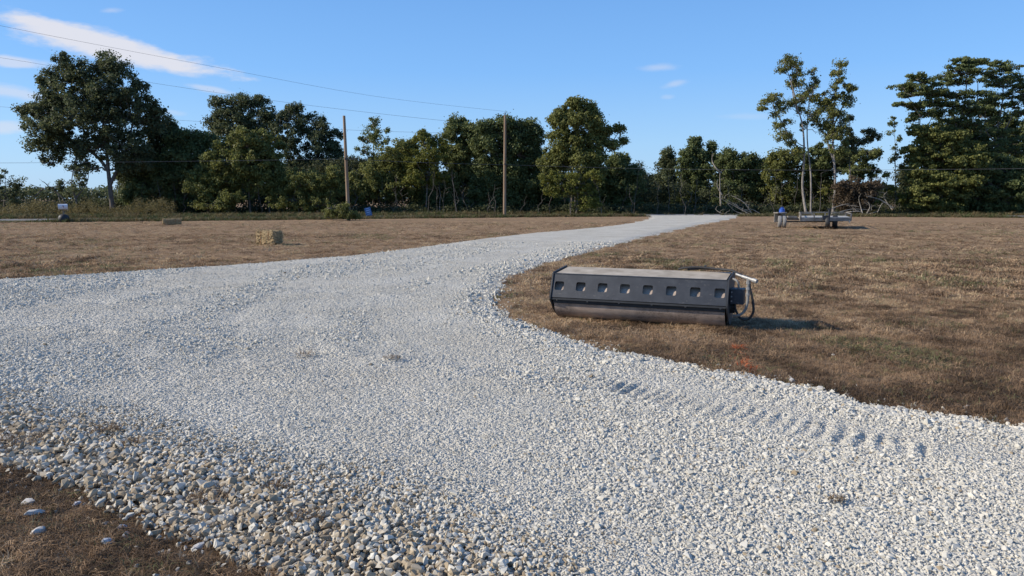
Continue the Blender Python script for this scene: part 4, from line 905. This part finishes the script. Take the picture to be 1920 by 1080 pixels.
j = MB(); j.lathe([(.13, 0), (.155, .02), (.155, .2), (.13, .235), (.145, .25), (.145, .28), (.05, .31)], (0, 0, 0), 'Z', 20); j.build('jug_body', M_blue, bl, True)
j = MB(); j.lathe([(.05, .31), (.05, .35), (.03, .36)], (0, 0, 0), 'Z', 12); j.tube([(-.1, 0, .28), (-.08, 0, .37), (.08, 0, .37), (.1, 0, .28)], .012, 6); j.build('handle', M_blue, bl, True)

# ------------------------------------------------------------------ hay bales
M_hay = simple('straw', [(.20, .135, .065), (.36, .26, .135), (.52, .40, .23)], scale=22, rough=.95, bump=1.0, bscale=60)
M_twine = simple('twine', [(.35, .16, .06), (.45, .22, .1)], scale=10, rough=.8)
def bale(label, x, y, L_, W_, H_, rz):
    rt = empty('hay_bale', (x, y, 0), label, 'hay bale', 'hay bales on the field', rz)
    bm = bmesh.new(); bmesh.ops.create_cube(bm, size=1); bmesh.ops.subdivide_edges(bm, edges=bm.edges[:], cuts=13, use_grid_fill=True)
    for v in bm.verts:
        p = v.co.copy(); rr = (abs(p.x)**8+abs(p.y)**8+abs(p.z)**8)**(1/8); v.co = p*(.5/max(rr, .001))*.97
        v.co = Vector((v.co.x*L_, v.co.y*W_, v.co.z*H_+H_/2))
        pinch = 1-.05*(math.exp(-((p.x-.2)/.05)**2)+math.exp(-((p.x+.2)/.05)**2)); v.co.y *= pinch; v.co.z = H_/2+(v.co.z-H_/2)*pinch
        v.co += Vector((random.gauss(0, .012), random.gauss(0, .012), random.gauss(0, .01)))
    me = bpy.data.meshes.new('straw_block'); bm.to_mesh(me); bm.free(); link('straw_block', me, M_hay, rt)
    # loose straws sticking out
    n = 1100; face = rng.integers(0, 5, n); u = rng.uniform(-.5, .5, n); v = rng.uniform(-.5, .5, n); V = []; 
    for i in range(n):
        f = face[i]
        if f == 0: p = np.array([u[i]*L_, -W_*.49, (v[i]+.5)*H_]); d = np.array([0, -1, 0])
        elif f == 1: p = np.array([u[i]*L_, W_*.49, (v[i]+.5)*H_]); d = np.array([0, 1, 0])
        elif f == 2: p = np.array([u[i]*L_, v[i]*W_, H_*.985]); d = np.array([0, 0, 1])
        else: p = np.array([(1 if f == 3 else -1)*L_*.49, u[i]*W_, (v[i]+.5)*H_]); d = np.array([1 if f == 3 else -1, 0, 0])
        e = d*.5+rng.normal(size=3)*.8; e /= np.linalg.norm(e); sdv = np.cross(e, rng.normal(size=3)); sdv /= np.linalg.norm(sdv)
        ln = rng.uniform(.03, .08); V += [p-sdv*.004, p+sdv*.004, p+e*ln+sdv*.002, p+e*ln-sdv*.002]
    link('loose_straw', np_mesh('loose_straw', V, np.arange(len(V)).reshape(-1, 4)), M_hay, rt)
    for q in (-.2, .2):
        tw = MB(); h2, w2 = H_*.965, W_*.485
        tw.tube([(q*L_, -w2, .02), (q*L_, -w2, h2), (q*L_, w2, h2), (q*L_, w2, .02)], .007, 5); tw.build('twine', M_twine, rt)
g1 = ground(500, 459); bale('nearer squat golden bale with ragged straw on the left field', g1[0]+.02, g1[1]+.25, .88, .5, .50, R(-24))
g2 = ground(319, 421.5); bale('farther low flat bale lying toward the tall oak', g2[0], g2[1]+.25, 1.05, .5, .36, R(20))

# ------------------------------------------------------------------ mailbox, tub, sign
M_white = simple('white_enamel', [(.62, .64, .68), (.74, .76, .8)], scale=4, rough=.5)
gm = ground(120, 416); rt = empty('mailbox', (gm[0], gm[1], 0), 'white mailbox on a short post over a black tub, far left', 'mailbox', rz=R(28))
YM_ = gm[1]; zb0 = at(120, 392.5, YM_)[2]; zt0 = at(120, 382.5, YM_)[2]; hb = zt0-zb0; r_ = .13
pr = [(-r_, 0), (r_, 0)]+[(r_*math.cos(R(a)), hb-r_+r_*math.sin(R(a))) for a in range(0, 181, 20)]
me = curve_plate([pr], .55); bx_ = link('box', me, M_white, rt); bx_.rotation_euler = (math.pi/2, 0, math.pi/2); bx_.location = (0, 0, zb0)
me = curve_plate([[(x*.94, y*.97+.003) for x, y in pr]], .012); dr_ = link('door', me, M_white, rt); dr_.rotation_euler = (math.pi/2, 0, math.pi/2); dr_.location = (-.284, 0, zb0)
f_ = MB(); f_.box((.05, -.14, zb0+.16), (.02, .008, .16)); f_.box((.02, -.14, zb0+.23), (.08, .008, .05)); f_.build('flag', simple('red_flag', [(.3, .04, .03), (.4, .05, .04)]), rt)
p_ = MB(); p_.box((0, 0, zb0/2-.05), (.09, .09, zb0+.1)); p_.box((0, 0, zb0-.02), (.45, .1, .035)); p_.tube([(0, .0, .5), (.2, 0, zb0-.03)], .02, 6); p_.build('post', M_pole, rt)
pt_ = MB(); pt_.lathe([(.24, 0), (.32, .05), (.34, .18), (.33, .32), (.27, .43), (.17, .50), (.12, .52)], (0, 0, 0), 'Z', 24)
ob = pt_.build('black_tub', simple('black_glossy_plastic', [(.012, .013, .015), (.02, .022, .025)], rough=.6), None, True); ob.location = (gm[0], gm[1], 0); tag(ob, 'rounded black tub around the foot of the mailbox post', 'tub')
gs = ground(692, 409.5); YS = gs[1]; rt = empty('yard_sign', (gs[0], YS, 0), 'small tilted blue yard sign on wire legs beside the leaning pole', 'sign', rz=R(25))
sh = at(692, 389, YS)[2]; sb = at(692, 405, YS)[2]; hS = sh-sb
s_ = MB(); s_.box((0, 0, 0), (.50, .012, hS)); pnl = s_.build('sign_panel', simple('blue_sign_print', [(.04, .12, .30), (.06, .16, .36)], scale=3, rough=.5), rt); pnl.location = (-.05, 0, (sh+sb)/2); pnl.rotation_euler = (0, R(-14), 0)
s_ = MB()
for (zz, ww, th_) in ((.28, .30, .06), (.12, .34, .10), (-.05, .32, .09), (-.20, .26, .05)): s_.box((0, -.009, zz*hS*1.4), (ww, .004, th_*.8))
ob = s_.build('print_band', simple('pale_blue_print', [(.25, .38, .62), (.35, .48, .7)], rough=.5), pnl)
for q in (-.17, .17):
    s_ = MB(); s_.tube([(q+.06, .01, -.05), (q, .01, (sh+sb)/2)], .008, 5); s_.build('wire_leg', M_dark, rt)

# ------------------------------------------------------------------ clods of dead grass on the gravel, single stones on the grass
clods = [((575, 676), .075, 'small brown grass clod lying alone in the middle of the gravel'), ((1568, 962), .035, 'small dry grass wisp on the gravel at lower right'), ((40, 838), .13, 'largest dead grass clump among stones at the left edge'),
         ((200, 826), .07, 'dead grass clump up left on the coarse stones'), ((250, 848), .05, 'round dry grass clump on coarse stones left of the white ones'), ((520, 932), .045, 'straw wisp on pale stones above the bottom edge'),
         ((392, 946), .08, 'dark grass clump poking through stones beside the near grass edge'), ((578, 992), .06, 'reddish dry grass bit at bottom near the gravel edge'), ((735, 688), .06, 'faint flat grass clod right of the middle one')]
for (px, py), rad_, lab in clods:
    g0 = ground(px, py); h0 = float(np.maximum(gravel_h(np.array([g0[0]]), np.array([g0[1]]))[0], 0)[0])
    V = []; T = []; nb = 130
    for i in range(nb):
        a = rng.uniform(0, 6.28); rr = rad_*math.sqrt(rng.random()); p = np.array([rr*math.cos(a)*1.4, rr*math.sin(a), rng.uniform(0, rad_*.35)+.006])
        e = rng.normal(size=3)*np.array([1, 1, .5]); e /= np.linalg.norm(e); sd = np.cross(e, [0, 0, 1]); sd = sd/np.linalg.norm(sd)*.0022
        ln = rng.uniform(.3, .9)*rad_; V += [p-sd, p+sd, p+e*ln+sd*.5+np.array([0, 0, .004]), p+e*ln-sd*.5+np.array([0, 0, .004])]; T += [rng.uniform(0, .6)]*4
    V = np.array(V); V[:, 2] = np.maximum(V[:, 2], .002)
    ob = link('grass_clod', np_mesh('grass_clod', V, np.arange(len(V)).reshape(-1, 4), tint=T), None); ob.data.materials.append(M_clod if 'M_clod' in globals() else globals().setdefault('M_clod', grass_mat('dead_clod_grass', [(.09, .055, .03), (.22, .15, .09), (.34, .25, .15)], [0, .4, .8], False)))
    ob.location = (g0[0], g0[1], h0+.012); tag(ob, lab, 'grass clump', 'dead grass clumps on the gravel')
M_lst = simple('loose_stone_pale', [(.36, .33, .29), (.48, .45, .41), (.56, .54, .5)], scale=25, rough=.9, bump=.2)
M_lsb = simple('loose_stone_blue', [(.34, .36, .40), (.46, .48, .52)], scale=25, rough=.9, bump=.2)
singles = [((1812, 764), .06, 'round tan stone alone on the grass near the right edge', 0), ((1100, 651), .07, 'whitish stone sitting at the grass tip below the roller', 0), ((1345, 689), .06, 'pale stone on the grass edge left of the orange marks', 0),
           ((1485, 715), .07, 'flat pale stone on the grass edge right of the orange marks', 0), ((1540, 731), .08, 'wider tan stone on the grass edge midway to the right border', 0), ((1562, 664), .05, 'small beige stone out on the dry grass right of the orange marks', 0),
           ((66, 963), .085, 'flat grey stone on the near grass, uppermost of the left ones', 0), ((72, 998), .08, 'lumpy grey stone on the near grass just below the flat one', 0), ((52, 942), .07, 'long flat stone half sunk in grass at far left', 0),
           ((229, 990), .05, 'bluish white stone on the near grass below the coarse edge', 1), ((237, 1005), .04, 'small bluish chip under the bluish white stone', 1), ((203, 1018), .055, 'flat bluish flake lying lowest on the near grass', 1), ((143, 942), .04, 'small white stone on the grass close under the coarse edge', 1), ((372, 1028), .055, 'rounded beige stone on dark grass at the bottom', 0)]
for i, ((px, py), sz_, lab, mm) in enumerate(singles):
    g0 = ground(px, py); me = stone_mesh(300+i, 26, .7).copy(); me.materials.clear()
    ob = link('loose_stone', me, (M_lst, M_lsb)[mm]); ob.scale = (sz_*1.25, sz_, sz_*.9); ob.rotation_euler = (random.uniform(-.3, .3), random.uniform(-.3, .3), random.uniform(0, 6))
    z0_ = max(float(field_h(np.array([g0[0]]), np.array([g0[1]]))[0]), float(gravel_h(np.array([g0[0]]), np.array([g0[1]]))[0][0]))
    ob.location = (g0[0], g0[1], z0_+sz_*.27); tag(ob, lab, 'stone', 'single stones strayed onto the grass')
S.cycles.max_bounces = 6
